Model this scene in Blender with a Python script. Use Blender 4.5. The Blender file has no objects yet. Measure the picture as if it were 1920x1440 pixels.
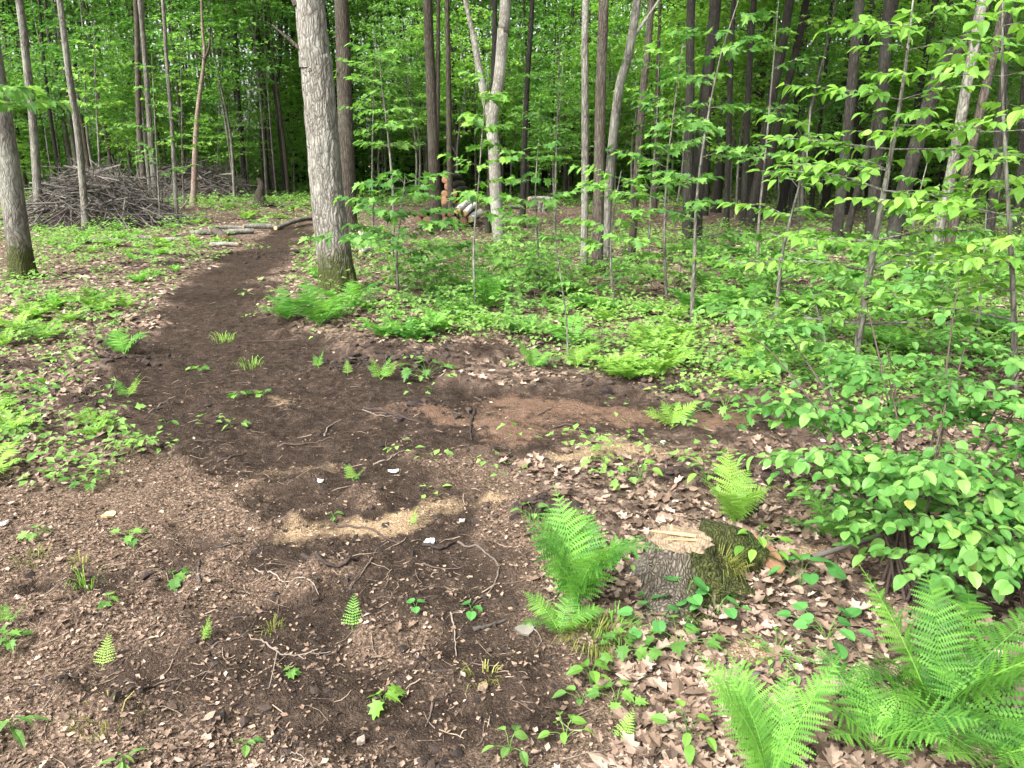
import bpy, math, random
import numpy as np
from mathutils import Vector, Matrix

random.seed(11)
rng = np.random.default_rng(11)
R = math.radians
SC = bpy.context.scene
COL = SC.collection

# ------------------------------------------------------------------ camera
FPX, CX, CY = 1442.0, 960.0, 720.0
PITCH = R(16.2)
CAMZ = 1.6
cam_data = bpy.data.cameras.new('camera')
cam_data.sensor_width = 36.0
cam_data.lens = 36.0 * FPX / 1920.0
cam_data.clip_start = 0.05
cam_data.clip_end = 600.0
cam = bpy.data.objects.new('camera', cam_data)
COL.objects.link(cam)
cam.location = (0, 0, CAMZ)
cam.rotation_euler = (R(90) - PITCH, 0, 0)
SC.camera = cam

# ------------------------------------------------------------------ world, sun, exposure
SUN_EL, SUN_AZ = R(47), R(-138)          # azimuth measured from +Y towards +X
world = bpy.data.worlds.new('World')
SC.world = world
world.use_nodes = True
wn = world.node_tree
wn.nodes.clear()
sky = wn.nodes.new('ShaderNodeTexSky')
sky.sky_type = 'NISHITA'
sky.sun_disc = False
sky.sun_elevation = SUN_EL
sky.sun_rotation = SUN_AZ
sky.dust_density = 6.0
sky.air_density = 1.0
hs = wn.nodes.new('ShaderNodeHueSaturation')
hs.inputs['Saturation'].default_value = 0.12
bg = wn.nodes.new('ShaderNodeBackground')
bg.inputs['Strength'].default_value = 0.115
wo = wn.nodes.new('ShaderNodeOutputWorld')
wn.links.new(sky.outputs[0], hs.inputs['Color'])
wn.links.new(hs.outputs[0], bg.inputs['Color'])
wn.links.new(bg.outputs[0], wo.inputs['Surface'])

sd = bpy.data.lights.new('sun', 'SUN')
sd.energy = 1.5
sd.angle = R(12)
sd.color = (1.0, 0.96, 0.90)
sun = bpy.data.objects.new('sun', sd)
COL.objects.link(sun)
sdir = Vector((math.sin(SUN_AZ) * math.cos(SUN_EL), math.cos(SUN_AZ) * math.cos(SUN_EL), math.sin(SUN_EL)))
sun.rotation_euler = sdir.to_track_quat('Z', 'Y').to_euler()
sun.location = (0, 0, 30)

SC.view_settings.view_transform = 'Standard'
SC.view_settings.look = 'None'
SC.view_settings.gamma = 1.0
SC.view_settings.use_curve_mapping = False
SC.view_settings.exposure = 2.4
SC.cycles.max_bounces = 7
SC.cycles.diffuse_bounces = 4
SC.cycles.glossy_bounces = 2
SC.cycles.transmission_bounces = 5
SC.cycles.use_denoising = True
SC.cycles.use_adaptive_sampling = True
SC.cycles.adaptive_threshold = 0.02
SC.cycles.sample_clamp_indirect = 6.0


# ------------------------------------------------------------------ noise and terrain
def _hash(ix, iy, s):
    n = (ix.astype(np.int64) * 374761393 + iy.astype(np.int64) * 668265263 + s * 974634533) & 0x7fffffff
    n = ((n ^ (n >> 13)) * 1274126177) & 0x7fffffff
    n = n ^ (n >> 16)
    return (n & 0xffff) / 65535.0


def vn(x, y, s=0):
    x = np.asarray(x, float); y = np.asarray(y, float)
    ix = np.floor(x); iy = np.floor(y)
    fx = x - ix; fy = y - iy
    fx = fx * fx * (3 - 2 * fx); fy = fy * fy * (3 - 2 * fy)
    a = _hash(ix, iy, s); b = _hash(ix + 1, iy, s)
    c = _hash(ix, iy + 1, s); d = _hash(ix + 1, iy + 1, s)
    return (a * (1 - fx) + b * fx) * (1 - fy) + (c * (1 - fx) + d * fx) * fy


def fbm(x, y, s=0, o=4):
    t = 0; a = 0.5; f = 1.0
    for i in range(o):
        t = t + a * vn(x * f + 17.3 * i, y * f - 9.1 * i, s + i)
        a *= 0.5; f *= 2.03
    return t / (1 - 0.5 ** o)


def ray(px, py):
    dx = (px - CX) / FPX; dy = -(py - CY) / FPX
    c, s = math.cos(PITCH), math.sin(PITCH)
    return Vector((dx, c + dy * s, -s + dy * c))


def flat(px, py):
    d = ray(px, py)
    t = -CAMZ / d.z
    return (d.x * t, d.y * t)


def gauss(x, y, cx, cy, rx, ry):
    return np.exp(-((x - cx) / rx) ** 2 - ((y - cy) / ry) ** 2)


def sdf_poly(x, y, poly):
    x = np.asarray(x, float); y = np.asarray(y, float)
    d = np.full(x.shape, 1e9); inside = np.zeros(x.shape, bool)
    n = len(poly)
    for i in range(n):
        x0, y0 = poly[i]; x1, y1 = poly[(i + 1) % n]
        ex, ey = x1 - x0, y1 - y0
        l2 = ex * ex + ey * ey + 1e-12
        t = np.clip(((x - x0) * ex + (y - y0) * ey) / l2, 0, 1)
        d = np.minimum(d, np.hypot(x - x0 - t * ex, y - y0 - t * ey))
        if abs(ey) > 1e-12:
            cnd = ((y0 > y) != (y1 > y)) & (x < (x1 - x0) * (y - y0) / ey + x0)
            inside ^= cnd
    return np.where(inside, -d, d)


def sstep(a, b, v):
    t = np.clip((v - a) / (b - a), 0, 1)
    return t * t * (3 - 2 * t)


PATH = [flat(*p) for p in [(596, 424), (530, 432), (478, 448), (430, 480), (340, 528), (298, 580), (272, 645), (175, 688), (140, 740), (240, 795),
        (300, 850), (320, 900), (420, 935), (430, 985), (330, 1005), (255, 1060), (262, 1130), (350, 1190), (200, 1245), (120, 1290),
        (250, 1345), (430, 1390), (700, 1430), (900, 1400), (1060, 1320), (1045, 1230), (1000, 1150), (960, 1060), (975, 1000),
        (905, 955), (870, 900), (800, 862), (900, 856), (1010, 852), (1150, 834), (1300, 838), (1500, 822), (1500, 745), (1200, 735),
        (1000, 722), (850, 705), (700, 686), (600, 660), (560, 630), (515, 585), (508, 545), (530, 500), (560, 465), (594, 440)]]
REDP = [flat(*p) for p in [(760, 770), (860, 752), (1010, 742), (1140, 748), (1290, 762), (1460, 765), (1450, 805), (1290, 812), (1150, 814), (1000, 830), (880, 826), (800, 805)]]
GREENS = [[flat(*p) for p in q] for q in [
    [(660, 440), (1100, 432), (1920, 452), (1990, 700), (1720, 735), (1500, 735), (1100, 690), (850, 640), (700, 640), (570, 622), (505, 575), (520, 500), (600, 450)],
    [(-80, 530), (110, 540), (255, 562), (282, 640), (190, 680), (-80, 690)],
    [(-80, 715), (90, 725), (200, 790), (225, 880), (60, 930), (-80, 940)],
    [(60, 440), (420, 432), (420, 476), (330, 520), (80, 530)],
    [(310, 392), (590, 368), (596, 400), (460, 424), (330, 428)]]]
MULCH = [flat(*p) for p in [(-300, 960), (250, 880), (480, 850), (900, 850), (960, 1000), (1010, 1150), (1060, 1320), (900, 1500), (-400, 1500)]]
SAWS = [(1170, 842, .30, .13, 1.5), (1075, 862, .16, .10, .9), (845, 945, .13, .12, 1.3), (705, 985, .18, .10, 1.0), (565, 995, .13, .12, .6),
        (620, 872, .26, .10, .38), (500, 880, .16, .10, .22), (440, 925, .3, .2, .2), (930, 940, .09, .08, .9), (520, 752, .3, .12, .5),
        (760, 970, .12, .1, .9), (1330, 850, .2, .13, .7), (1140, 1030, .09, .1, 1.0), (1420, 1230, .12, .1, .7), (1520, 1040, .12, .08, .8),
        (760, 850, .14, .08, .4), (330, 960, .3, .2, .15)]
BUMPS = [(205, 692, .3, .22, .09), (160, 772, .32, .16, .08), (110, 752, .2, .14, .06), (30, 690, .3, .2, .07), (885, 672, .5, .3, .09),
         (780, 690, .3, .2, .06), (720, 665, .3, .25, .08), (1010, 650, .3, .2, .05), (230, 655, .25, .2, .06), (1010, 965, .12, .1, .06),
         (1000, 1260, .12, .08, .04), (560, 1290, .15, .1, .04), (785, 770, .2, .12, .05), (1280, 900, .2, .14, .05), (1420, 890, .2, .2, .06),
         (1220, 725, .4, .15, .05), (640, 690, .2, .15, .05), (300, 500, .5, .4, .08), (540, 480, .4, .5, .1), (660, 480, .5, .5, .1),
         (450, 480, .5, .3, .08), (340, 482, .6, .3, .08)]
BUMPS = [(*flat(a, b), c, d, e) for a, b, c, d, e in BUMPS]
SAWS = [(*flat(a, b), c, d, e) for a, b, c, d, e in SAWS]


def terrain(x, y):
    x = np.asarray(x, float); y = np.asarray(y, float)
    h = 0.28 * gauss(x, y, -8.8, 25, 5.5, 5) + 0.25 * gauss(x, y, 10, 14, 6, 5)
    h = h + 0.10 * (fbm(x * .35, y * .35, 3, 3) - .5) * np.clip(y / 8, .3, 2)
    h = h + 0.05 * (fbm(x * 1.6, y * 1.6, 9, 3) - .5)
    for cx, cy, rx, ry, a in BUMPS:
        h = h + a * gauss(x, y, cx, cy, rx, ry)
    h = h + 0.05 * gauss(x, y, *flat(1290, 1100), .36, .3)
    return h


def micro(x, y, soil):
    cl = fbm(x * 9, y * 9, 21, 3)
    fine = fbm(x * 28, y * 28, 31, 2)
    edge = np.exp(-((soil - .45) / .25) ** 2)
    lump = sstep(.5, .78, fbm(x * 5, y * 5, 25, 3))
    return (cl - .5) * (.032 + .06 * edge + .012 * soil) + (fine - .5) * (.016 + .01 * soil) - .02 * soil + .05 * lump * edge


def soilmask(x, y):
    d = sdf_poly(x, y, PATH)
    sc = np.clip(y * .12, .25, 1.0)
    w = (fbm(x * 2.2, y * 2.2, 41, 4) - .5) * 1.1 * sc + (fbm(x * 9, y * 9, 45, 3) - .5) * .35 * sc
    m = 1 - sstep(-.3, .26, (d + w) / 1.0)
    far = sstep(3.2, 4.4, y)
    patch = sstep(.30, .5, fbm(x * 2.6, y * 2.6, 51, 4))
    m = m * (far + (1 - far) * (.35 + .65 * patch))
    for cx, cy, rx, ry, a in BUMPS:
        m = np.maximum(m, 1.5 * gauss(x, y, cx, cy, rx * .8, ry * .8) * sstep(.3, .6, fbm(x * 5, y * 5, 57, 3)))
    for (p, q, r) in ((215, 1090, .16), (60, 1105, .1), (110, 1150, .12), (1420, 870, .2), (940, 1240, .2), (1000, 1330, .18)):
        fx, fy = flat(p, q)
        m = np.maximum(m, 1.3 * gauss(x, y, fx, fy, r, r * .8) * sstep(.3, .6, fbm(x * 6, y * 6, 59, 3)))
    return np.clip(m, 0, 1)


def redmask(x, y):
    d = sdf_poly(x, y, REDP)
    return .92 * (1 - sstep(-.34, .2, d + (fbm(x * 2.2, y * 2.2, 61, 4) - .5) * .9)) * (.55 + .6 * sstep(.3, .55, fbm(x * 3.5, y * 6, 63, 3)))


def sawmask(x, y):
    m = np.zeros(np.shape(x))
    for cx, cy, rx, ry, a in SAWS:
        m = m + a * gauss(x, y, cx, cy, rx * .95, ry * .95)
    return np.clip(m * (.25 + 1.5 * fbm(x * 11, y * 8, 71, 4)) * (.5 + .9 * sstep(.3, .6, fbm(x * 4, y * 4, 73, 3))) - .1, 0, 1)


def mulchmask(x, y):
    return 1 - sstep(-.3, .4, sdf_poly(x, y, MULCH) + (fbm(x * 2, y * 2, 77, 3) - .5) * .7)


def greenmask(x, y):
    m = np.zeros(np.shape(x))
    for g in GREENS:
        d = sdf_poly(x, y, g)
        m = np.maximum(m, 1 - sstep(-.5, .6, d + (fbm(x * .9, y * .9, 81, 3) - .5) * 1.6))
    return m


def sheet(A, x, y):
    """value of a ground-sheet grid at points, as the sheet's faces have it"""
    x = np.atleast_1d(np.asarray(x, float)); y = np.atleast_1d(np.asarray(y, float))
    i = np.clip(np.searchsorted(xs, x) - 1, 0, len(xs) - 2); j = np.clip(np.searchsorted(ys, y) - 1, 0, len(ys) - 2)
    u = np.clip((x - xs[i]) / (xs[i + 1] - xs[i]), 0, 1); w = np.clip((y - ys[j]) / (ys[j + 1] - ys[j]), 0, 1)
    return (A[j, i] * (1 - u) + A[j, i + 1] * u) * (1 - w) + (A[j + 1, i] * (1 - u) + A[j + 1, i + 1] * u) * w


def gz(x, y):
    return sheet(HGRID, x, y)


def soil_at(x, y):
    return sheet(SGRID, x, y)


def at(px, py):
    """where the view ray of a photo pixel meets the ground"""
    d = ray(px, py); z = 0.0
    for _ in range(8):
        t = (z - CAMZ) / d.z
        x, y = d.x * t, d.y * t
        z = float(gz(x, y)[0])
    return Vector((x, y, z))


def atY(px, py, Y):
    d = ray(px, py)
    t = Y / d.y
    return Vector((d.x * t, Y, CAMZ + d.z * t))


def pxsize(w, P):
    """size in metres of w photo pixels at point P"""
    dep = P.y * math.cos(PITCH) - (P.z - CAMZ) * math.sin(PITCH)
    return w * dep / FPX


# ------------------------------------------------------------------ mesh helper
class MB:
    def __init__(self):
        self.v = []; self.f = []; self.t = []; self.n = 0; self.m = []; self.mi = []

    def add(self, v, f, tint=0.5, moss=0.0, mi=0):
        v = np.asarray(v, np.float32).reshape(-1, 3)
        f = np.asarray(f, np.int32)
        if len(v) == 0 or len(f) == 0:
            return
        self.f.append(f + self.n)
        self.mi.append(np.full(len(f), mi, np.int32))
        self.v.append(v)
        self.t.append(np.broadcast_to(np.asarray(tint, np.float32), (len(v),)))
        self.m.append(np.broadcast_to(np.asarray(moss, np.float32), (len(v),)))
        self.n += len(v)

    def mesh(self, name, mats, smooth=True):
        me = bpy.data.meshes.new(name)
        v = np.concatenate(self.v)
        me.vertices.add(len(v))
        me.vertices.foreach_set('co', v.ravel())
        tot = np.concatenate([np.full(len(f), f.shape[1], np.int32) for f in self.f])
        loops = np.concatenate([f.ravel() for f in self.f]).astype(np.int32)
        st = np.zeros(len(tot), np.int32); st[1:] = np.cumsum(tot)[:-1]
        me.loops.add(len(loops)); me.loops.foreach_set('vertex_index', loops)
        me.polygons.add(len(tot)); me.polygons.foreach_set('loop_start', st)
        try:
            me.polygons.foreach_set('loop_total', tot)
        except Exception:
            pass
        if not isinstance(mats, (list, tuple)):
            mats = [mats]
        for m in mats:
            me.materials.append(m)
        if len(mats) > 1:
            me.polygons.foreach_set('material_index', np.concatenate(self.mi))
        me.polygons.foreach_set('use_smooth', np.full(len(tot), smooth, bool))
        a = me.attributes.new('tint', 'FLOAT', 'POINT'); a.data.foreach_set('value', np.concatenate(self.t).astype(np.float32))
        a = me.attributes.new('moss', 'FLOAT', 'POINT'); a.data.foreach_set('value', np.concatenate(self.m).astype(np.float32))
        me.update(calc_edges=True)
        return me

    def build(self, name, mats, parent=None, smooth=True):
        return link(name, self.mesh(name, mats, smooth), parent)


def link(name, me, parent=None, loc=None, rot=None, scale=None):
    o = bpy.data.objects.new(name, me)
    COL.objects.link(o)
    if parent is not None:
        o.parent = parent
    if loc is not None:
        o.location = loc
    if rot is not None:
        o.rotation_euler = rot
    if scale is not None:
        o.scale = scale if hasattr(scale, '__len__') else (scale,) * 3
    return o


def tag(o, label=None, cat=None, group=None, kind=None):
    if label: o['label'] = label
    if cat: o['category'] = cat
    if group: o['group'] = group
    if kind: o['kind'] = kind
    return o


ORDW = 'first second third fourth fifth sixth seventh eighth ninth tenth eleventh twelfth thirteenth fourteenth fifteenth sixteenth seventeenth eighteenth nineteenth twentieth'.split()
ORDW += ['twenty-' + w for w in ORDW[:9]] + ['thirtieth'] + ['thirty-' + w for w in ORDW[:9]]


def screen_x(P):
    dep = P[1] * math.cos(PITCH) - (P[2] - CAMZ) * math.sin(PITCH)
    return CX + FPX * P[0] / dep


def name_from_left(objs, kind, where):
    """labels that count things of one zone from the left; long zones are told apart by depth first"""
    objs = sorted(objs, key=lambda o: o.location.y)
    k = max(1, math.ceil(len(objs) / 18))
    bands = [''] if k == 1 else (['front of the ', 'back of the '] if k == 2 else ['front of the ', 'middle of the ', 'back of the '])
    k = len(bands); n_ = math.ceil(len(objs) / k)
    for b in range(k):
        part = sorted(objs[b * n_:(b + 1) * n_], key=lambda o: screen_x(o.location))
        for i, o in enumerate(part):
            pre = bands[b] if bands[b] else 'the '
            o['label'] = '%s %s from the left%s%s' % (ORDW[i], kind, (', ' + pre) if bands[b] else ' in the ', where)


LANDMARKS = []


def name_by_landmark(objs, kind):
    """labels that count things rightwards from the nearest marked tree"""
    lm = sorted(LANDMARKS)
    seen = {}
    for o in sorted(objs, key=lambda o: screen_x(o.location)):
        x_ = screen_x(o.location)
        c_ = [l for l in lm if l[0] <= x_]
        nm = c_[-1][1] if c_ else None
        seen[nm] = seen.get(nm, 0) + 1
        if nm is None:
            o['label'] = '%s %s from the left edge' % (ORDW[seen[nm] - 1], kind)
        else:
            o['label'] = '%s %s to the right of %s' % (ORDW[seen[nm] - 1], kind, nm)


def thing(name, label, cat, loc, group=None, rz=0.0, scale=1.0):
    o = link(name, None, None, loc, (0, 0, rz), scale)
    o.empty_display_size = .1
    return tag(o, label, cat, group)


def tube(pts, rad, sides=8, cap=True, jit=0.0, seed=0, rfun=None):
    """quads of a tapered tube along pts; rfun(theta array, i) -> radius factor"""
    pts = np.asarray([tuple(p) for p in pts], float)
    n = len(pts)
    tan = np.gradient(pts, axis=0)
    tan /= np.linalg.norm(tan, axis=1)[:, None] + 1e-9
    ref = np.array([1.0, 0, 0]) if abs(tan[0][0]) < .9 else np.array([0, 1.0, 0])
    u = ref - tan[0] * ref.dot(tan[0]); u /= np.linalg.norm(u)
    th = np.arange(sides) / sides * 2 * math.pi
    V = []
    for i in range(n):
        u = u - tan[i] * u.dot(tan[i]); u /= np.linalg.norm(u) + 1e-9
        w = np.cross(tan[i], u)
        r = rad[i] * np.ones(sides)
        if rfun is not None:
            r = r * rfun(th, i)
        V.append(pts[i] + np.outer(np.cos(th) * r, u) + np.outer(np.sin(th) * r, w))
    V = np.concatenate(V)
    i0 = np.arange(n - 1)[:, None] * sides; j = np.arange(sides)[None, :]
    j2 = (j + 1) % sides
    F = np.stack([(i0 + j), (i0 + j2), (i0 + sides + j2), (i0 + sides + j)], -1).reshape(-1, 4)
    return V, F


def resample(pts, n):
    """Catmull-Rom through pts"""
    P = [Vector(p) for p in pts]
    if len(P) == 2:
        return [P[0].lerp(P[1], i / (n - 1)) for i in range(n)]
    P = [P[0] * 2 - P[1]] + P + [P[-1] * 2 - P[-2]]
    m = len(P) - 3
    out = []
    for k in range(n):
        s = k / (n - 1) * m
        i = min(int(s), m - 1); t = s - i
        a, b, c, d = P[i:i + 4]
        out.append(.5 * ((2 * b) + (c - a) * t + (2 * a - 5 * b + 4 * c - d) * t * t + (3 * b - a - 3 * c + d) * t ** 3))
    return out


# ------------------------------------------------------------------ leaf shapes (y along the leaf, x across, z up)
def fan(outline, centre):
    v = [centre] + list(outline)
    n = len(outline)
    return np.array(v, float), np.array([(0, i + 1, (i + 1) % n + 1) for i in range(n)])


def z_of(x, y, fold=.25, droop=.18):
    return fold * abs(x) - droop * y * y


def mk(outline2, c2, fold=.25, droop=.18, closed=True):
    o = [(x, y, z_of(x, y, fold, droop)) for x, y in outline2]
    return fan(o, (c2[0], c2[1], z_of(*c2, 0, droop)))


def sym(half):
    return [(-x, y) for x, y in half] + [(x, y) for x, y in reversed(half) if x > 1e-6]


L_KITE = (np.array([(0, 0, 0), (-.34, .45, .08), (0, 1, -.1), (.34, .45, .08)], float), np.array([(0, 2, 1), (0, 3, 2)]))
L_LOBE3 = mk(sym([(0, 0), (.14, .14), (.46, .34), (.22, .48), (.26, .72), (0, 1)]), (0, .4))
L_MAPLE = mk(sym([(0, 0), (.2, .06), (.42, .02), (.3, .2), (.56, .42), (.36, .44), (.3, .5), (.36, .8), (.16, .72), (0, 1.05)]), (0, .35), .2, .22)
L_OVATE = mk(sym([(0, 0), (.18, .1), (.3, .3), (.31, .5), (.22, .74), (.09, .9), (0, 1.02)]), (0, .5), .3, .22)
_h = [(0, 0), (.2, .04)]
for i in range(9):
    t = .1 + i * .095
    w = .4 * math.sin(math.pi * min(1, (t * .86 + .12))) ** .8
    _h += [(w, t), (w * .9 + .0, t + .035)]
_h += [(.05, .97), (0, 1.05)]
L_HAZEL = mk(sym(_h), (0, .5), .26, .2)
L_ROUND = mk(sym([(0, .08), (.14, -.04), (.34, .04), (.46, .26), (.44, .52), (.3, .76), (.12, .9), (0, .96)]), (0, .4), .18, .12)
L_LANCE = mk(sym([(0, 0), (.1, .12), (.17, .38), (.14, .66), (.05, .9), (0, 1.0)]), (0, .5), .3, .25)
L_DEAD = mk([(0, 0), (-.2, .1), (-.38, .3), (-.2, .42), (-.36, .66), (-.1, .75), (0, 1), (.14, .72), (.34, .62), (.2, .42), (.34, .22), (.12, .08)], (0, .42), .5, -.3)
L_DEAD2 = mk([(0, 0), (-.3, .3), (-.28, .65), (0, 1), (.3, .6), (.26, .25)], (0, .45), -.45, .35)
L_CHIP = (np.array([(-.1, 0, 0), (.26, .2, .06), (.1, 1, .05), (-.22, .62, -.04)], float), np.array([(0, 1, 2), (0, 2, 3)]))


def scatter(mb, T, P, az, pitch, roll, size, tint, mi=0):
    V, F = T
    P = np.asarray(P, float).reshape(-1, 3); n = len(P)
    if n == 0:
        return
    az = np.broadcast_to(az, n); pitch = np.broadcast_to(pitch, n); roll = np.broadcast_to(roll, n)
    size = np.broadcast_to(size, n); tint = np.broadcast_to(tint, n)
    fw = np.stack([np.cos(az) * np.cos(pitch), np.sin(az) * np.cos(pitch), np.sin(pitch)], 1)
    sd_ = np.stack([np.sin(az), -np.cos(az), np.zeros(n)], 1)
    up = np.cross(sd_, fw)
    cr, sr = np.cos(roll)[:, None], np.sin(roll)[:, None]
    s2 = sd_ * cr + up * sr; u2 = up * cr - sd_ * sr
    W = P[:, None, :] + size[:, None, None] * (V[None, :, 0:1] * s2[:, None] + V[None, :, 1:2] * fw[:, None] + V[None, :, 2:3] * u2[:, None])
    Fs = (F[None] + (np.arange(n) * len(V))[:, None, None]).reshape(-1, F.shape[1])
    mb.add(W.reshape(-1, 3), Fs, np.repeat(tint, len(V)), 0, mi)


# ------------------------------------------------------------------ materials
def newmat(name):
    m = bpy.data.materials.new(name); m.use_nodes = True
    nt = m.node_tree; nt.nodes.clear()
    out = nt.nodes.new('ShaderNodeOutputMaterial')
    return m, nt, out


def N(nt, typ, **kw):
    n = nt.nodes.new(typ)
    for k, v in kw.items():
        if k in n.inputs:
            n.inputs[k].default_value = v
        else:
            setattr(n, k, v)
    return n


def ramp(nt, fac, stops):
    r = nt.nodes.new('ShaderNodeValToRGB')
    e = r.color_ramp.elements
    while len(e) < len(stops):
        e.new(.5)
    for k, (p, c) in enumerate(stops):
        e[k].position = p; e[k].color = (*c, 1) if len(c) == 3 else c
    nt.links.new(fac, r.inputs[0])
    return r.outputs[0]


def mixc(nt, fac, a, b, typ='MIX'):
    n = nt.nodes.new('ShaderNodeMix'); n.data_type = 'RGBA'; n.blend_type = typ
    for s, v in ((0, fac), (6, a), (7, b)):
        if hasattr(v, 'is_linked') or hasattr(v, 'links'):
            nt.links.new(v, n.inputs[s])
        else:
            n.inputs[s].default_value = v if s == 0 else (*v, 1)
    return n.outputs[2]


def math_(nt, op, a, b=0.0, c=None, clamp=False):
    n = nt.nodes.new('ShaderNodeMath'); n.operation = op; n.use_clamp = clamp
    for s, v in ((0, a), (1, b), (2, c)):
        if v is None: continue
        if hasattr(v, 'links'):
            nt.links.new(v, n.inputs[s])
        else:
            n.inputs[s].default_value = v
    return n.outputs[0]


def attr(nt, name):
    n = nt.nodes.new('ShaderNodeAttribute'); n.attribute_name = name
    return n.outputs['Fac']


def pos(nt, scale=(1, 1, 1), obj=False):
    if obj:
        g = nt.nodes.new('ShaderNodeTexCoord').outputs['Object']
    else:
        g = nt.nodes.new('ShaderNodeNewGeometry').outputs['Position']
    mp = nt.nodes.new('ShaderNodeMapping'); mp.inputs['Scale'].default_value = scale
    nt.links.new(g, mp.inputs['Vector'])
    return mp.outputs[0]


def noise(nt, vec, scale, detail=4, rough=.6):
    n = nt.nodes.new('ShaderNodeTexNoise')
    n.inputs['Scale'].default_value = scale; n.inputs['Detail'].default_value = detail; n.inputs['Roughness'].default_value = rough
    nt.links.new(vec, n.inputs['Vector'])
    return n.outputs['Fac']


def leaf_mat(name, dark, light, tr=.5, spec=.25, aged=False):
    m, nt, out = newmat(name)
    oi = nt.nodes.new('ShaderNodeObjectInfo')
    t = math_(nt, 'ADD', attr(nt, 'tint'), math_(nt, 'MULTIPLY', math_(nt, 'SUBTRACT', oi.outputs['Random'], .5), .8), clamp=True)
    nz = noise(nt, pos(nt), 6.0, 2)
    t = math_(nt, 'ADD', t, math_(nt, 'MULTIPLY', math_(nt, 'SUBTRACT', nz, .5), .5), clamp=True)
    col = ramp(nt, t, [(0.0, dark), (.55, tuple((a + b) / 2 for a, b in zip(dark, light))), (1.0, light)])
    if aged:
        ag = ramp(nt, math_(nt, 'ADD', oi.outputs['Random'], math_(nt, 'MULTIPLY', math_(nt, 'SUBTRACT', noise(nt, pos(nt), 28, 3), .5), .5)), [(.975, (0, 0, 0)), (1.0, (.8, .8, .8))])
        col = mixc(nt, ag, col, (.30, .24, .06))
    d = nt.nodes.new('ShaderNodeBsdfPrincipled')
    d.inputs['Roughness'].default_value = .5
    d.inputs['Specular IOR Level'].default_value = spec
    nt.links.new(col, d.inputs['Base Color'])
    tl = nt.nodes.new('ShaderNodeBsdfTranslucent')
    tc = mixc(nt, 1.0, col, (1.1, 1.22, .75), 'MULTIPLY')
    nt.links.new(tc, tl.inputs['Color'])
    mx = nt.nodes.new('ShaderNodeMixShader'); mx.inputs[0].default_value = tr
    nt.links.new(d.outputs[0], mx.inputs[1]); nt.links.new(tl.outputs[0], mx.inputs[2])
    nt.links.new(mx.outputs[0], out.inputs['Surface'])
    return m


def bark_mat(name, dark, light, lichen=(.3, .31, .27), lich=.35, sx=16, sz=2.6, bump=.8, birch=False):
    m, nt, out = newmat(name)
    p = pos(nt, (1, 1, sz / sx))
    v = nt.nodes.new('ShaderNodeTexVoronoi'); v.feature = 'DISTANCE_TO_EDGE'
    v.inputs['Scale'].default_value = sx
    wob = noise(nt, pos(nt), 5.0, 3)
    va = nt.nodes.new('ShaderNodeVectorMath'); va.operation = 'MULTIPLY_ADD'
    cmb = nt.nodes.new('ShaderNodeCombineXYZ'); nt.links.new(wob, cmb.inputs[0]); nt.links.new(wob, cmb.inputs[1])
    nt.links.new(cmb.outputs[0], va.inputs[0]); va.inputs[1].default_value = (.12, .12, 0); nt.links.new(p, va.inputs[2])
    nt.links.new(va.outputs[0], v.inputs['Vector'])
    ridge = math_(nt, 'POWER', math_(nt, 'MULTIPLY', v.outputs['Distance'], 2.4, clamp=True), .6)
    nz = noise(nt, pos(nt, (1, 1, .35)), 45, 5, .65)
    f = math_(nt, 'ADD', math_(nt, 'MULTIPLY', ridge, .6), math_(nt, 'MULTIPLY', nz, .45), clamp=True)
    col = ramp(nt, f, [(.12, dark), (.5, tuple(.5 * a + .5 * b for a, b in zip(dark, light))), (.85, light)])
    lz = noise(nt, pos(nt, (1, 1, .5)), 3.2, 5, .7)
    lf = ramp(nt, lz, [(.48, (0, 0, 0)), (.62, (1, 1, 1))])
    col = mixc(nt, math_(nt, 'MULTIPLY', lf, lich), col, lichen)
    if birch:
        bz = noise(nt, pos(nt, (1, 1, 7)), 5, 3, .6)
        bf = ramp(nt, bz, [(.56, (0, 0, 0)), (.62, (1, 1, 1))])
        col = mixc(nt, math_(nt, 'MULTIPLY', bf, .75), col, (.06, .05, .045))
    mo = math_(nt, 'MULTIPLY', attr(nt, 'moss'), math_(nt, 'MULTIPLY', noise(nt, pos(nt), 9, 4), 2.1), clamp=True)
    mo = ramp(nt, mo, [(.25, (0, 0, 0)), (.6, (1, 1, 1))])
    mc = ramp(nt, noise(nt, pos(nt), 60, 3), [(.3, (.014, .018, .005)), (.7, (.055, .062, .016))])
    col = mixc(nt, mo, col, mc)
    b = nt.nodes.new('ShaderNodeBsdfPrincipled'); b.inputs['Roughness'].default_value = .88; b.inputs['Specular IOR Level'].default_value = .2
    nt.links.new(col, b.inputs['Base Color'])
    bp = nt.nodes.new('ShaderNodeBump'); bp.inputs['Strength'].default_value = bump; bp.inputs['Distance'].default_value = .02
    nt.links.new(f, bp.inputs['Height']); nt.links.new(bp.outputs[0], b.inputs['Normal'])
    nt.links.new(b.outputs[0], out.inputs['Surface'])
    return m


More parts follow.
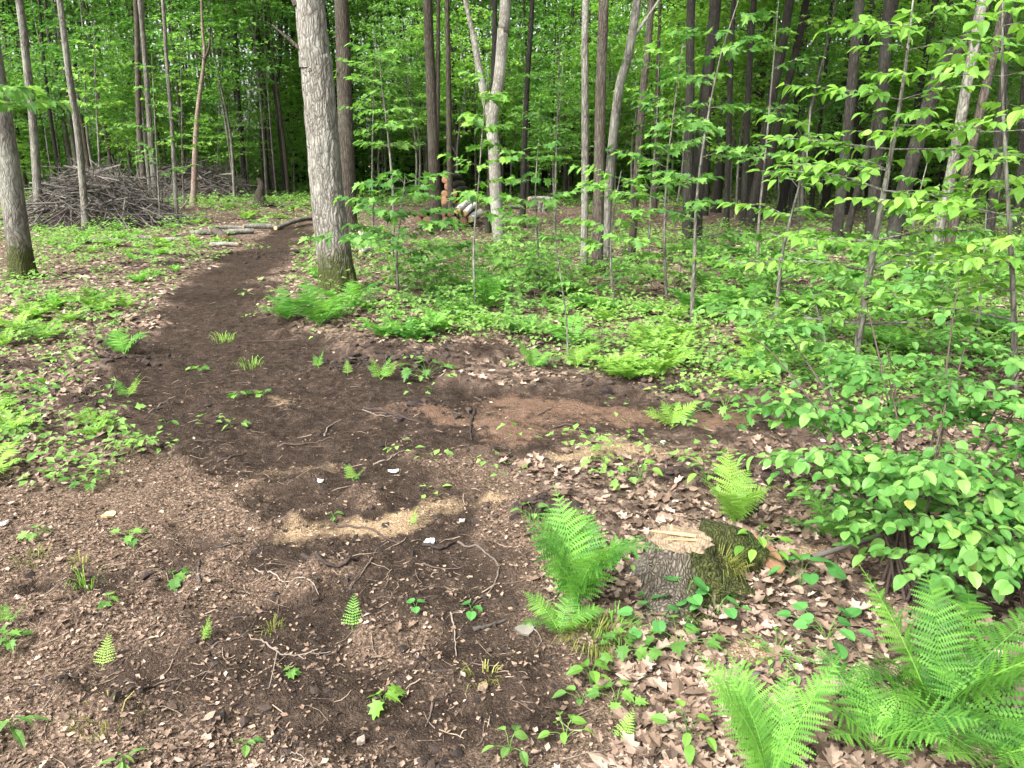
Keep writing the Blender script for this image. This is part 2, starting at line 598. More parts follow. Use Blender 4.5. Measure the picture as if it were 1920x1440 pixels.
def simple_mat(name, c0, c1, scale=20, rough=.8, bump=.3, obj=False, stretch=(1, 1, 1), usetint=True):
    m, nt, out = newmat(name)
    p = pos(nt, stretch, obj)
    nz = noise(nt, p, scale, 5, .65)
    f = nz
    if usetint:
        oi = nt.nodes.new('ShaderNodeObjectInfo')
        f = math_(nt, 'ADD', math_(nt, 'MULTIPLY', nz, .5), math_(nt, 'MULTIPLY', attr(nt, 'tint'), .45), clamp=True)
        f = math_(nt, 'ADD', f, math_(nt, 'MULTIPLY', math_(nt, 'SUBTRACT', oi.outputs['Random'], .5), .35), clamp=True)
    col = ramp(nt, f, [(.15, c0), (.85, c1)])
    b = nt.nodes.new('ShaderNodeBsdfPrincipled'); b.inputs['Roughness'].default_value = rough; b.inputs['Specular IOR Level'].default_value = .25
    nt.links.new(col, b.inputs['Base Color'])
    bp = nt.nodes.new('ShaderNodeBump'); bp.inputs['Strength'].default_value = bump; bp.inputs['Distance'].default_value = .01
    nt.links.new(nz, bp.inputs['Height']); nt.links.new(bp.outputs[0], b.inputs['Normal'])
    nt.links.new(b.outputs[0], out.inputs['Surface'])
    return m


M = {}
M['leaf'] = leaf_mat('maple_leaf_green', (.05, .14, .03), (.19, .36, .075))
M['leaf_yellow'] = leaf_mat('young_leaf_yellow_green', (.075, .185, .028), (.23, .41, .07), .5)
M['leaf_far'] = leaf_mat('canopy_leaf_green', (.055, .14, .03), (.24, .42, .09), .55, .1)
M['leaf_bright'] = leaf_mat('hazel_leaf_green', (.065, .185, .036), (.225, .42, .10), .5, .3, True)
M['leaf_low'] = leaf_mat('undergrowth_leaf_green', (.06, .15, .035), (.22, .37, .09), .45, .2)
M['leaf_cool'] = leaf_mat('violet_leaf_green', (.035, .14, .03), (.10, .28, .07), .4, .3)
M['fern'] = leaf_mat('fern_green', (.05, .16, .03), (.17, .37, .06), .45, .15)
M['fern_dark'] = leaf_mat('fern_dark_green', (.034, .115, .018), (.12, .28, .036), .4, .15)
M['fern_pale'] = leaf_mat('fern_pale_green', (.10, .22, .03), (.26, .43, .08), .45, .15)
M['grass'] = leaf_mat('grass_blade', (.10, .13, .025), (.34, .30, .10), .4, .15)
M['oak'] = bark_mat('oak_bark', (.03, .026, .02), (.215, .20, .172), (.28, .285, .25), .3, 26, 5.0, 1.0)
M['grey'] = bark_mat('grey_bark', (.03, .027, .022), (.165, .152, .128), (.25, .26, .215), .4, 24, 5, .8)
M['dark'] = bark_mat('shaded_dark_bark', (.006, .005, .004), (.034, .030, .024), (.05, .055, .042), .3, 26, 5, .8)  # dark bark, albedo lowered further to put the right wood's shade into its colour
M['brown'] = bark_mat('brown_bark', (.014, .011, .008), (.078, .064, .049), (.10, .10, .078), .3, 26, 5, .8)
M['pale'] = bark_mat('pale_bark', (.07, .065, .052), (.25, .235, .20), (.34, .345, .30), .5, 22, 9, .5)
M['stumpbark'] = bark_mat('stump_bark', (.02, .016, .012), (.15, .128, .10), (.27, .26, .22), .35, 75, 11, .9)
M['smooth'] = bark_mat('smooth_bark', (.085, .062, .05), (.20, .15, .12), (.22, .19, .16), .35, 9, 9, .25)
M['birch'] = bark_mat('birch_bark', (.28, .27, .25), (.62, .61, .58), (.66, .66, .63), .3, 9, 14, .2, True)
M['stick'] = simple_mat('dead_stick', (.022, .019, .016), (.19, .17, .148), 14, .85, .3)
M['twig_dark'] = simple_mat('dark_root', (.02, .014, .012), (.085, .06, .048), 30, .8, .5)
M['twig_pale'] = simple_mat('pale_twig', (.06, .045, .036), (.22, .18, .148), 40, .8, .4)
M['twiglet'] = simple_mat('twiglet', (.03, .02, .015), (.30, .23, .17), 30, .85, .2)
M['wood'] = simple_mat('cut_wood', (.26, .155, .075), (.50, .34, .175), 26, .75, .3)
def ring_mat():
    m, nt, out = newmat('sawn_rings')
    tc = nt.nodes.new('ShaderNodeTexCoord')
    mp = nt.nodes.new('ShaderNodeMapping'); mp.inputs['Location'].default_value = (.03, -.05, 0); mp.inputs['Scale'].default_value = (1, 1, 0)
    nt.links.new(tc.outputs['Object'], mp.inputs['Vector'])
    ln = nt.nodes.new('ShaderNodeVectorMath'); ln.operation = 'LENGTH'; nt.links.new(mp.outputs[0], ln.inputs[0])
    w = noise(nt, mp.outputs[0], 14, 3)
    d = math_(nt, 'ADD', ln.outputs['Value'], math_(nt, 'MULTIPLY', w, .03))
    sn = math_(nt, 'MULTIPLY_ADD', math_(nt, 'SINE', math_(nt, 'MULTIPLY', d, 620)), .5, .5)
    f = math_(nt, 'ADD', math_(nt, 'MULTIPLY', sn, .3), math_(nt, 'MULTIPLY', noise(nt, mp.outputs[0], 60, 5, .7), .75), clamp=True)
    col = ramp(nt, f, [(.25, (.045, .032, .021)), (.5, (.13, .095, .06)), (.85, (.25, .18, .11))])
    st = ramp(nt, noise(nt, mp.outputs[0], 9, 4), [(.5, (0, 0, 0)), (.68, (1, 1, 1))])
    col = mixc(nt, math_(nt, 'MULTIPLY', st, .6), col, (.20, .14, .095))
    b = nt.nodes.new('ShaderNodeBsdfPrincipled'); b.inputs['Roughness'].default_value = .85
    nt.links.new(col, b.inputs['Base Color']); nt.links.new(b.outputs[0], out.inputs['Surface'])
    return m


M['rings'] = ring_mat()
M['wood_red'] = simple_mat('red_cut_wood', (.10, .05, .028), (.28, .15, .08), 30, .75, .3)
M['wood_dark'] = simple_mat('dark_cut_wood', (.04, .024, .015), (.15, .085, .05), 30, .8, .3)
M['moss'] = simple_mat('moss', (.02, .024, .008), (.085, .092, .025), 70, .95, .8)
M['clod'] = simple_mat('soil_clod', (.012, .009, .008), (.06, .042, .034), 40, .95, .8)
M['bits'] = simple_mat('wood_bits', (.035, .024, .018), (.36, .25, .175), 8, .9, .1)
M['sawbits'] = simple_mat('sawdust_bits', (.22, .15, .09), (.46, .35, .23), 30, .9, .1)
M['white'] = simple_mat('white_bark_chip', (.55, .54, .52), (.82, .81, .79), 20, .7, .2)


def dead_mat():
    m, nt, out = newmat('dead_leaf')
    t = attr(nt, 'tint')
    nz = noise(nt, pos(nt), 30, 3)
    f = math_(nt, 'ADD', t, math_(nt, 'MULTIPLY', math_(nt, 'SUBTRACT', nz, .5), .5), clamp=True)
    col = ramp(nt, f, [(0, (.045, .030, .021)), (.35, (.13, .088, .062)), (.65, (.22, .162, .124)), (1, (.335, .265, .21))])
    b = nt.nodes.new('ShaderNodeBsdfPrincipled'); b.inputs['Roughness'].default_value = .75; b.inputs['Specular IOR Level'].default_value = .2
    nt.links.new(col, b.inputs['Base Color']); nt.links.new(b.outputs[0], out.inputs['Surface'])
    return m


M['dead'] = dead_mat()


def ground_mat():
    m, nt, out = newmat('forest_ground')
    P = pos(nt)
    n1 = noise(nt, P, 3.5, 5); n2 = noise(nt, P, 22, 6, .7); n3 = noise(nt, P, 110, 3, .6)
    vo = nt.nodes.new('ShaderNodeTexVoronoi'); vo.inputs['Scale'].default_value = 26
    va = nt.nodes.new('ShaderNodeVectorMath'); va.operation = 'MULTIPLY_ADD'
    nn = nt.nodes.new('ShaderNodeTexNoise'); nn.inputs['Scale'].default_value = 16
    nt.links.new(P, nn.inputs['Vector'])
    nt.links.new(nn.outputs['Color'], va.inputs[0]); va.inputs[1].default_value = (.06, .06, .06); nt.links.new(P, va.inputs[2])
    nt.links.new(va.outputs[0], vo.inputs['Vector'])
    sep = nt.nodes.new('ShaderNodeSeparateColor'); nt.links.new(vo.outputs['Color'], sep.inputs[0])
    lf = math_(nt, 'ADD', math_(nt, 'MULTIPLY', sep.outputs[0], .55), math_(nt, 'MULTIPLY', n2, .4), clamp=True)
    litter = ramp(nt, lf, [(.15, (.03, .021, .017)), (.4, (.085, .060, .046)), (.65, (.16, .117, .090)), (.9, (.28, .215, .17))])
    sf = math_(nt, 'ADD', math_(nt, 'MULTIPLY', n2, .6), math_(nt, 'MULTIPLY', n3, .4), clamp=True)
    n5 = noise(nt, P, 9, 4, .7)
    sf = math_(nt, 'ADD', math_(nt, 'MULTIPLY', sf, .75), math_(nt, 'MULTIPLY', n5, .27), clamp=True)
    soil = ramp(nt, sf, [(.30, (.008, .006, .005)), (.47, (.028, .020, .0155)), (.58, (.064, .046, .035)), (.74, (.14, .10, .075))])
    red = ramp(nt, sf, [(.28, (.055, .034, .024)), (.5, (.125, .079, .055)), (.66, (.18, .12, .085)), (.82, (.25, .18, .135))])
    saw = ramp(nt, noise(nt, P, 150, 4, .8), [(.32, (.07, .048, .034)), (.46, (.26, .18, .11)), (.62, (.50, .375, .235))])
    br = math_(nt, 'ADD', math_(nt, 'MULTIPLY', math_(nt, 'SUBTRACT', n1, .5), .5), math_(nt, 'MULTIPLY', math_(nt, 'SUBTRACT', n2, .5), 1.2))
    s = math_(nt, 'ADD', attr(nt, 'soil'), br)
    s = ramp(nt, math_(nt, 'ADD', s, math_(nt, 'MULTIPLY', math_(nt, 'SUBTRACT', n3, .5), .9)), [(.2, (0, 0, 0)), (.8, (1, 1, 1))])
    n4 = noise(nt, P, 75, 4, .75)
    mulch = ramp(nt, n4, [(.32, (.022, .015, .011)), (.46, (.085, .058, .042)), (.56, (.175, .125, .091)), (.70, (.34, .255, .19))])
    mm = ramp(nt, math_(nt, 'ADD', attr(nt, 'mulch'), br), [(.35, (0, 0, 0)), (.65, (1, 1, 1))])
    litter = mixc(nt, mm, litter, mulch)
    col = mixc(nt, s, litter, soil)
    r = ramp(nt, math_(nt, 'ADD', attr(nt, 'red'), br), [(.3, (0, 0, 0)), (.7, (1, 1, 1))])
    col = mixc(nt, r, col, red)
    w = ramp(nt, math_(nt, 'ADD', attr(nt, 'saw'), math_(nt, 'MULTIPLY', br, 1.3)), [(.2, (0, 0, 0)), (1.05, (.9, .9, .9))])
    col = mixc(nt, w, col, saw)
    b = nt.nodes.new('ShaderNodeBsdfPrincipled'); b.inputs['Roughness'].default_value = .95; b.inputs['Specular IOR Level'].default_value = .04
    nt.links.new(col, b.inputs['Base Color'])
    bp = nt.nodes.new('ShaderNodeBump'); bp.inputs['Strength'].default_value = 1.0; bp.inputs['Distance'].default_value = .045
    hh = math_(nt, 'ADD', math_(nt, 'MULTIPLY', n2, .8), math_(nt, 'MULTIPLY', n3, .5))
    nt.links.new(hh, bp.inputs['Height']); nt.links.new(bp.outputs[0], b.inputs['Normal'])
    nt.links.new(b.outputs[0], out.inputs['Surface'])
    return m


M['ground'] = ground_mat()


# ------------------------------------------------------------------ ground sheet
def spaced(lo, hi, base, k, c=0.0):
    a = [0.0]
    while a[-1] < hi - c:
        a.append(a[-1] + max(base, k * a[-1]))
    return np.array(a)


ys = np.concatenate([-np.array([40, 20, 10, 5, 2.5, 1.2, .4])[:], np.arange(0, 1.2, .15), 1.2 + np.cumsum(np.concatenate([np.full(170, .022), .022 * 1.0135 ** np.arange(400)]))])
ys = ys[ys < 30]
ys = np.concatenate([ys, 30 * 1.06 ** np.arange(1, 37)])
xp = np.concatenate([np.arange(0, 3.2, .024), 3.2 + np.cumsum(.024 * 1.045 ** np.arange(1, 120))])
xp = xp[xp < 220]
xs = np.concatenate([-xp[:0:-1], xp])
GX, GY = np.meshgrid(xs, ys)
gx, gy = GX.ravel(), GY.ravel()
gs = soilmask(gx, gy)
GZv = terrain(gx, gy) + micro(gx, gy, gs)
nx, ny = len(xs), len(ys)
HGRID = GZv.reshape(ny, nx); SGRID = gs.reshape(ny, nx)
ii = (np.arange(ny - 1)[:, None] * nx + np.arange(nx - 1)[None, :])
gf = np.stack([ii, ii + 1, ii + nx + 1, ii + nx], -1).reshape(-1, 4)
mb = MB(); mb.add(np.stack([gx, gy, GZv], 1), gf)
ground = mb.build('ground', M['ground'])
ground['kind'] = 'structure'
ground['label'] = 'dark soil track through brown leaf litter on the forest floor'
for nm, arr in (('soil', gs), ('red', redmask(gx, gy)), ('saw', sawmask(gx, gy)), ('mulch', mulchmask(gx, gy))):
    a = ground.data.attributes.new(nm, 'FLOAT', 'POINT'); a.data.foreach_set('value', arr.astype(np.float32))


# ------------------------------------------------------------------ trees
def trunk_mesh(mbw, pts, r0, taper_h, sides, flare=.45, fl_h=.25, seed=0, relief=0.0, mossy=.0, n=24, rend=.25):
    """one trunk along pts (local, base first); r0 at breast height"""
    P = resample(pts, n)
    # denser rings near the base
    rs = random.Random(seed)
    L = [0.0]
    for a, b in zip(P[:-1], P[1:]):
        L.append(L[-1] + (b - a).length)
    k = rs.choice((4, 5, 5, 6)); ph = rs.uniform(0, 6.28); ph2 = rs.uniform(0, 6.28)
    rad = []
    for l in L:
        rad.append(r0 * max(rend, 1 - (1 - rend) * (l / taper_h)))

    def rf(th, i):
        e = math.exp(-max(L[i], 0) / fl_h)
        lob = .5 + .5 * np.cos(k * th + ph + .6 * np.cos(2 * th + ph2))
        r = 1 + flare * e * (.35 + 1.1 * lob ** 1.5) + .05 * np.cos(2 * th + ph2 + L[i] * .4) + .03 * np.cos(3 * th + ph + L[i])
        if relief:
            z = L[i]
            q = vn(th / (2 * math.pi) * 26 + .25 * math.sin(z * 3), np.full_like(th, z * 3.2), 5)
            q2 = vn(th / (2 * math.pi) * 52 + .4 * math.sin(z * 5), np.full_like(th, z * 7.0), 8)
            r = r + relief * (np.abs(q - .5) * 2 + .5 * q2 - .6)
        return r
    V, F = tube(P, rad, sides, rfun=rf)
    z = np.repeat(np.array([p.z for p in P]), sides)
    mbw.add(V, F, .5, np.clip(mossy * 1.5 * np.exp(-np.clip(z, 0, 9) / (.22 if mossy < .8 else .38)), 0, 1))
    return P, rad


def limbs(mbw, P, rad, z0, n, length, seed, sides=5, out=None):
    """bare limbs leaving the trunk above height z0; returns their tips"""
    rs = random.Random(seed); tips = []
    cand = [i for i, p in enumerate(P) if p.z > z0 and i < len(P) - 1]
    if not cand:
        return tips
    for k in range(n):
        i = cand[int((k + rs.random()) / n * len(cand))]
        a = rs.uniform(0, 6.283); el = rs.uniform(.35, 1.0)
        d = Vector((math.cos(a) * math.cos(el), math.sin(a) * math.cos(el), math.sin(el)))
        l = length * rs.uniform(.5, 1.1)
        p0 = P[i]
        mid = p0 + d * l * .5 + Vector((0, 0, rs.uniform(-.1, .15) * l))
        tip = p0 + d * l + Vector((rs.uniform(-.15, .15), rs.uniform(-.15, .15), rs.uniform(0, .25))) * l
        if out is not None:
            mbw = MB(); out.append(mbw)
        q = resample([p0, mid, tip], 6)
        r = rad[i] * rs.uniform(.3, .5)
        V, F = tube(q, [r * (1 - .85 * j / 5) for j in range(6)], sides)
        mbw.add(V, F)
        tips.append(tip)
        for m_ in (3, 4):
            b = q[m_]; a2 = a + rs.choice((-1, 1)) * rs.uniform(.5, 1.0)
            t2 = b + Vector((math.cos(a2), math.sin(a2), rs.uniform(.1, .6))) * l * .4
            V, F = tube(resample([b, (b + t2) / 2 + Vector((0, 0, .04 * l)), t2], 4), [r * .35 * (1 - .28 * j) for j in range(4)], 4)
            mbw.add(V, F); tips.append(t2)
    return tips


def crown_mesh(name, seed, rx, rz, nclump, per, leaf, mat, T=L_KITE, spread=.55):
    """layered leaf clumps through an ellipsoid volume"""
    r = np.random.default_rng(seed)
    d = r.normal(size=(nclump, 3)); d /= np.linalg.norm(d, axis=1)[:, None]
    c = d * (r.random((nclump, 1)) ** .45) * np.array([rx, rx, rz])
    c += (r.random((nclump, 3)) - .5) * np.array([.5, .5, .3])
    rad = spread * (.6 + .9 * r.random(nclump))
    P = np.repeat(c, per, 0)
    a = r.random(len(P)) * 6.283; q = np.sqrt(r.random(len(P)))
    rr = np.repeat(rad, per) * q
    P = P + np.stack([np.cos(a) * rr, np.sin(a) * rr, (r.random(len(P)) - .5) * .28 * np.repeat(rad, per) - .25 * rr * q], 1)
    m_ = MB()
    tint = np.repeat(r.random(nclump) * .55 + .1, per) + r.random(len(P)) * .35
    scatter(m_, T, P, a + r.normal(0, .8, len(P)), r.normal(-.2, .3, len(P)), r.normal(0, .35, len(P)), leaf * (.65 + .7 * r.random(len(P))), np.clip(tint, 0, 1))
    return m_.mesh(name, mat, smooth=False)


CANOPY = [crown_mesh('canopy_crown', 100 + i, 2.6 + .4 * (i % 3), 3.6, 66, 46, .17, M['leaf_far'], spread=.75) for i in range(5)]
UNDER = [crown_mesh('understory_crown', 200 + i, 1.5 + .3 * (i % 3), 2.4, 80, 34, .12, M['leaf' if i % 2 else 'leaf_yellow'], T=L_KITE, spread=.42) for i in range(6)]


def tree(label, px, w, bark='grey', H=15.0, group=None, flare=.4, relief=0.0, mossy=.4, forks=(), nlimb=6, crown=True, name='tree', Y=None, crown_scale=1.0, low=None, stubs=()):
    """px: photo points of the axis, base first; w: trunk width in photo pixels near the base"""
    B = at(*px[0])
    if Y is not None:
        B = atY(px[0][0], px[0][1], Y); B.z = float(gz(B.x, B.y)[0])
    root = thing(name, label, 'tree', B, group)
    P = [Vector((0, 0, -.08))] + [atY(x, y, B.y) - B for x, y in px[1:]]
    r0 = pxsize(w * (1.12 if px[0][0] > 1240 else .82), B) / 2
    top = P[-1]
    if top.z < H:
        d = (P[-1] - P[-2]).normalized() * .5 + Vector((0, 0, .5)); d.normalize()
        P.append(top + d * (H - top.z) * .5)
        P.append(P[-1] + (d * .4 + Vector((0, 0, .6))).normalized() * (H - top.z) * .5)
    near = B.y < 14
    mbw = MB()
    sides = 96 if relief else (20 if near else 12)
    n = 260 if relief else (60 if near else 34)
    Q, rad = trunk_mesh(mbw, P, r0, max(H, 3), sides, flare, max(.16, r0 * 1.1), seed=hash(label) % 9973 if False else len(label) * 31 + int(px[0][0]), relief=relief, mossy=mossy, n=n)
    mbw.build('trunk', M[bark], root)
    mbl = MB()
    for k, (f, ww) in enumerate(forks):
        FP = [atY(x, y, B.y) - B for x, y in f]
        if len(FP) > 1 and FP[-1].z > 3:
            FP.append(FP[-1] + (FP[-1] - FP[-2]).normalized() * (H - FP[-1].z) * .6)
        rr = pxsize(ww * .85, B) / 2
        q = resample(FP, 20)
        V, F = tube(q, [rr * (1 - .7 * j / 19) for j in range(20)], 14)
        m_ = MB(); m_.add(V, F); m_.build('fork', M[bark], root)
    for (f, ww) in stubs:
        FP = resample([atY(x, y, B.y - r0 * .3) - B for x, y in f], 7)
        V, F = tube(FP, [pxsize(ww, B) / 2 * (1 - .6 * j / 6) for j in range(7)], 7)
        m_ = MB(); m_.add(V, F); m_.build('dead_branch', M['brown'], root)
    z0 = low if low is not None else H * .5
    each = []
    limbs(mbl, Q, rad, z0, nlimb, H * .2, int(px[0][0]) + 3, out=each)
    for m_ in each:
        m_.build('branch', M[bark], root)
    if crown:
        s = H / 15.0 * crown_scale
        link('crown', CANOPY[int(px[0][0]) % 5], root, Q[-1] + Vector((0, 0, -1.9 * s)), (0, 0, px[0][0] * .7), (s, s, s))
    return root, Q, rad


TREES = [
 # label, axis in photo pixels, width, bark, kwargs
 ('thick grey tree with mossy base and dark seam at the left edge', [(42, 522), (30, 420), (8, 260), (-8, 160), (-34, 0)], 52, 'grey', dict(mossy=1.0, flare=.5, H=16)),
 ('straight grey trunk rising in front of the big brush pile, nearest the left edge', [(74, 425), (62, 230), (50, 120), (36, 0)], 20, 'grey', dict(H=15)),
 ('slim grey trunk standing at the front edge of the big brush pile', [(162, 432), (147, 260), (128, 130), (112, 0)], 17, 'grey', dict(H=14)),
 ('dark slanting trunk just behind the big brush pile', [(206, 350), (180, 220), (158, 110), (140, 0)], 15, 'grey', dict(H=15)),
 ('speckled pale trunk behind the big brush pile, nearer the left edge', [(114, 348), (99, 260), (86, 160), (60, 0)], 10, 'pale', dict(H=12)),
 ('dark stem at the back of the three-stemmed clump beside the brush pile', [(274, 388), (262, 250), (258, 120), (254, 0)], 14, 'brown', dict(H=15)),
 ('front grey stem of the three-stemmed clump beside the brush pile', [(294, 398), (281, 240), (272, 110), (262, 0)], 14, 'grey', dict(H=15)),
 ('thin pale stem leaning against the clump beside the brush pile', [(284, 382), (270, 250), (262, 120), (268, 0)], 9, 'grey', dict(H=13)),
 ('thin straight grey trunk standing alone right of the big brush pile', [(331, 412), (322, 230), (312, 110), (305, 0)], 10, 'grey', dict(H=13)),
 ('smooth reddish trunk with a broken top behind the green mound', [(362, 386), (369, 230), (383, 110), (380, 60), (378, 14)], 15, 'smooth', dict(H=6.2, nlimb=0, crown=False, mossy=0, stubs=[([(383, 112), (392, 90), (394, 60)], 6), ([(384, 110), (366, 100)], 4)])),
 ('thin pale sapling trunk right of the reddish broken tree', [(405, 374), (411, 220), (416, 120), (424, 0)], 5, 'pale', dict(H=12, mossy=0)),
 ('thinnest pale stem between the reddish tree and the leaning birch', [(421, 372), (427, 270), (431, 150), (430, 0)], 4, 'pale', dict(H=11, mossy=0)),
 ('slim white birch leaning far over to the left behind the small brush pile', [(462, 348), (444, 270), (418, 200), (372, 112), (340, 40)], 7, 'birch', dict(H=9, mossy=0)),
 ('slim pale pole-straight trunk at the right end of the small brush pile', [(461, 367), (466, 230), (474, 110), (483, 0)], 6, 'pale', dict(H=13, mossy=0)),
 ('grey-brown trunk standing behind the short broken stump', [(503, 366), (494, 230), (487, 110), (480, 0)], 13, 'brown', dict(H=15)),
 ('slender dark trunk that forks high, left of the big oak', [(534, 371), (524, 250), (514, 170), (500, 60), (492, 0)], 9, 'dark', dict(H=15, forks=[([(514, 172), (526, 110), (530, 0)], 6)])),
 ('big oak trunk with deeply furrowed grey bark beside the track', [(638, 545), (618, 400), (605, 250), (594, 120), (580, 0)], 72, 'oak', dict(H=18, relief=.075, mossy=.9, flare=.42, nlimb=7, stubs=[([(566, 95), (540, 72), (510, 47)], 8), ([(556, 10), (548, -10), (540, -40)], 12)])),
 ('dark rough trunk standing close behind the big oak', [(656, 452), (650, 300), (645, 150), (640, 0)], 36, 'brown', dict(H=17)),
 ('thin pale trunk between the big oak and the log pile', [(766, 335), (760, 230), (756, 120), (752, 0)], 8, 'pale', dict(H=13, mossy=0)),
 ('dark double-stemmed trunk standing in front of the log pile', [(818, 432), (813, 300), (808, 150), (802, 0)], 27, 'brown', dict(H=16, forks=[([(815, 330), (820, 200), (822, 0)], 14)])),
 ('slim dark trunk beside the cut log ends', [(846, 421), (843, 300), (841, 150), (838, 0)], 13, 'brown', dict(H=15)),
 ('pale grey tree that forks into a broad Y', [(938, 462), (930, 380), (926, 280), (922, 225), (936, 150), (943, 60), (948, 0)], 30, 'pale', dict(H=15, flare=.25, forks=[([(922, 232), (904, 160), (888, 70), (872, 0)], 19)])),
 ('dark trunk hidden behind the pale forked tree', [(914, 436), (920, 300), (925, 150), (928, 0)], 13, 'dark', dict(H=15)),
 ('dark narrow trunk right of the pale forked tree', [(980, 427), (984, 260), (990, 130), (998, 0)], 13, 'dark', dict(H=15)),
 ('straight grey trunk just left of the twin-stemmed tree', [(1095, 500), (1097, 320), (1097, 150), (1098, 0)], 17, 'grey', dict(H=15)),
 ('upright stem of the twin-stemmed tree', [(1120, 508), (1123, 340), (1126, 170), (1132, 0)], 25, 'brown', dict(H=16)),
 ('leaning stem of the twin-stemmed tree', [(1134, 500), (1142, 340), (1160, 170), (1195, 0)], 22, 'grey', dict(H=15, forks=[([(1180, 80), (1215, 30), (1250, -20)], 8)])),
 ('brown trunk just right of the twin-stemmed tree', [(1183, 490), (1194, 330), (1206, 170), (1222, 0)], 17, 'brown', dict(H=15)),
 ('rotten brown trunk with a hollow side behind the right-hand ferns', [(1227, 395), (1230, 290), (1232, 200), (1236, 60)], 12, 'brown', dict(H=10, crown=False)),
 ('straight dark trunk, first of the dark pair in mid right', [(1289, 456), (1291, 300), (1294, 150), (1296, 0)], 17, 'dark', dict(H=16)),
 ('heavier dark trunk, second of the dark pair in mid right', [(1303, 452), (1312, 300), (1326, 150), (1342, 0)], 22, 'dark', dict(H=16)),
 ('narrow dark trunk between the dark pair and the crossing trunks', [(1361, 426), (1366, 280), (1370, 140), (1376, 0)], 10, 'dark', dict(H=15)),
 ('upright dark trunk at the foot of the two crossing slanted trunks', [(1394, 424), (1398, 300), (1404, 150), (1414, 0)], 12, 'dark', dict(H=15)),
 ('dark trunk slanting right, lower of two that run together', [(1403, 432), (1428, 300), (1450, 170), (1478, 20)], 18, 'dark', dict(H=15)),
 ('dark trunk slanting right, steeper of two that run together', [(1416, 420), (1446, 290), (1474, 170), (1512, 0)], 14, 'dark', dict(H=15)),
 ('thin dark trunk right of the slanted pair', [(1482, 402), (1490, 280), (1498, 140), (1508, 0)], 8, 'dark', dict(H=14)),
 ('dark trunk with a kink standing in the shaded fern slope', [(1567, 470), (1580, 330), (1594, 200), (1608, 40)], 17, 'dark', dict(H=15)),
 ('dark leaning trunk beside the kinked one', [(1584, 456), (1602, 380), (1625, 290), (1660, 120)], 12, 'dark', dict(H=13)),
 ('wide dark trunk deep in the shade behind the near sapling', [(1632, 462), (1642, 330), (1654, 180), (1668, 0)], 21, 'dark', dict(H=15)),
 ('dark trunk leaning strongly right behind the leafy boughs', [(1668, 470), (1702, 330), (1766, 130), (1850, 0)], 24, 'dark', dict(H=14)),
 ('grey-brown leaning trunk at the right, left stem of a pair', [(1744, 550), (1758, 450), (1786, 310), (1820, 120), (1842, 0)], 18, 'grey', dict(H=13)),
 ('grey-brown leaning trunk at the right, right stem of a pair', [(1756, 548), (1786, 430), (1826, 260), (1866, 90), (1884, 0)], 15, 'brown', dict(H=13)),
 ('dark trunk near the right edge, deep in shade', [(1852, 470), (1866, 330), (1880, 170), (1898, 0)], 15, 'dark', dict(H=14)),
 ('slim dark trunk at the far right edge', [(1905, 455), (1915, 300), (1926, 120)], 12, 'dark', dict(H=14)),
]
for (lab, px, w, bark, kw) in TREES:
    if 740 < px[0][0] < 1240:
        kw = dict(kw, crown_scale=.6)
    tree(lab, px, w, bark, group=None, **kw)

# far trees, all seen only as trunks: a few shared meshes
FAR = []
for i in range(7):
    mbw = MB(); rs = random.Random(50 + i)
    P = [Vector((0, 0, -.1))]
    for z in (2, 5, 8, 11, 14):
        P.append(Vector((rs.uniform(-.05, .05) * z + rs.uniform(-.1, .1), rs.uniform(-.04, .04) * z, z)))
    Q, rad = trunk_mesh(mbw, P, .13, 14, 9, .4, .2, seed=i, n=22)
    limbs(mbw, Q, rad, 4.5, 9, 2.0, i + 70, 4)
    FAR.append((mbw, Q[-1].copy()))
FARM = {b: [m_.mesh('far_trunk', M[b]) for m_, _ in FAR] for b in ('dark', 'brown', 'grey')}
ZONES = [(-200, 560, 'distant trunk in the wood behind the brush piles and green mound', 'trunks behind the brush piles'),
         (560, 800, 'distant dark trunk in the wood between the big oak and the log pile', 'trunks behind the big oak'),
         (800, 1120, 'distant dark trunk behind the log pile and the small log stack', 'trunks behind the log clearing'),
         (1120, 1560, 'distant dark trunk in the wood behind the dark and slanted trunks', 'trunks in the wood behind the slanted trunks'),
         (1560, 2100, 'distant dark trunk in deep shade behind the leafy right-hand boughs', 'trunks in the shade behind the leafy boughs')]
LANDMARKS += [(20, 'the thick mossy tree'), (62, 'the straight trunk before the brush pile'), (145, 'the slim trunk at the brush pile front'), (190, 'the dark slanting trunk'),
              (285, 'the three-stemmed clump'), (320, 'the thin lone trunk'), (368, 'the reddish broken tree'), (412, 'the thin pale sapling trunk'), (467, 'the pale pole-straight trunk'),
              (495, 'the trunk behind the broken stump'), (525, 'the slender high-forked trunk'), (612, 'the big oak'), (650, 'the dark rough trunk behind the oak'), (762, 'the thin pale trunk by the log pile'),
              (814, 'the dark double-stemmed trunk'), (844, 'the slim trunk by the log ends'), (928, 'the pale forked tree'), (984, 'the dark narrow trunk'), (1097, 'the trunk left of the twin stems'),
              (1132, 'the twin-stemmed tree'), (1196, 'the brown trunk past the twin stems'), (1230, 'the rotten hollow trunk'), (1291, 'the straight dark trunk of the pair'), (1314, 'the heavier dark trunk of the pair'),
              (1366, 'the narrow trunk past the dark pair'), (1400, 'the upright trunk under the slanted pair'), (1446, 'the steeper slanted trunk'), (1490, 'the thin trunk past the slanted pair'),
              (1582, 'the kinked dark trunk'), (1640, 'the wide dark trunk in shade'), (1702, 'the strongly leaning dark trunk'), (1780, 'the leaning pair at the right'), (1868, 'the dark trunk near the right edge')]
far_pts = []; far_obj = []; und_obj = []
rs = random.Random(5)
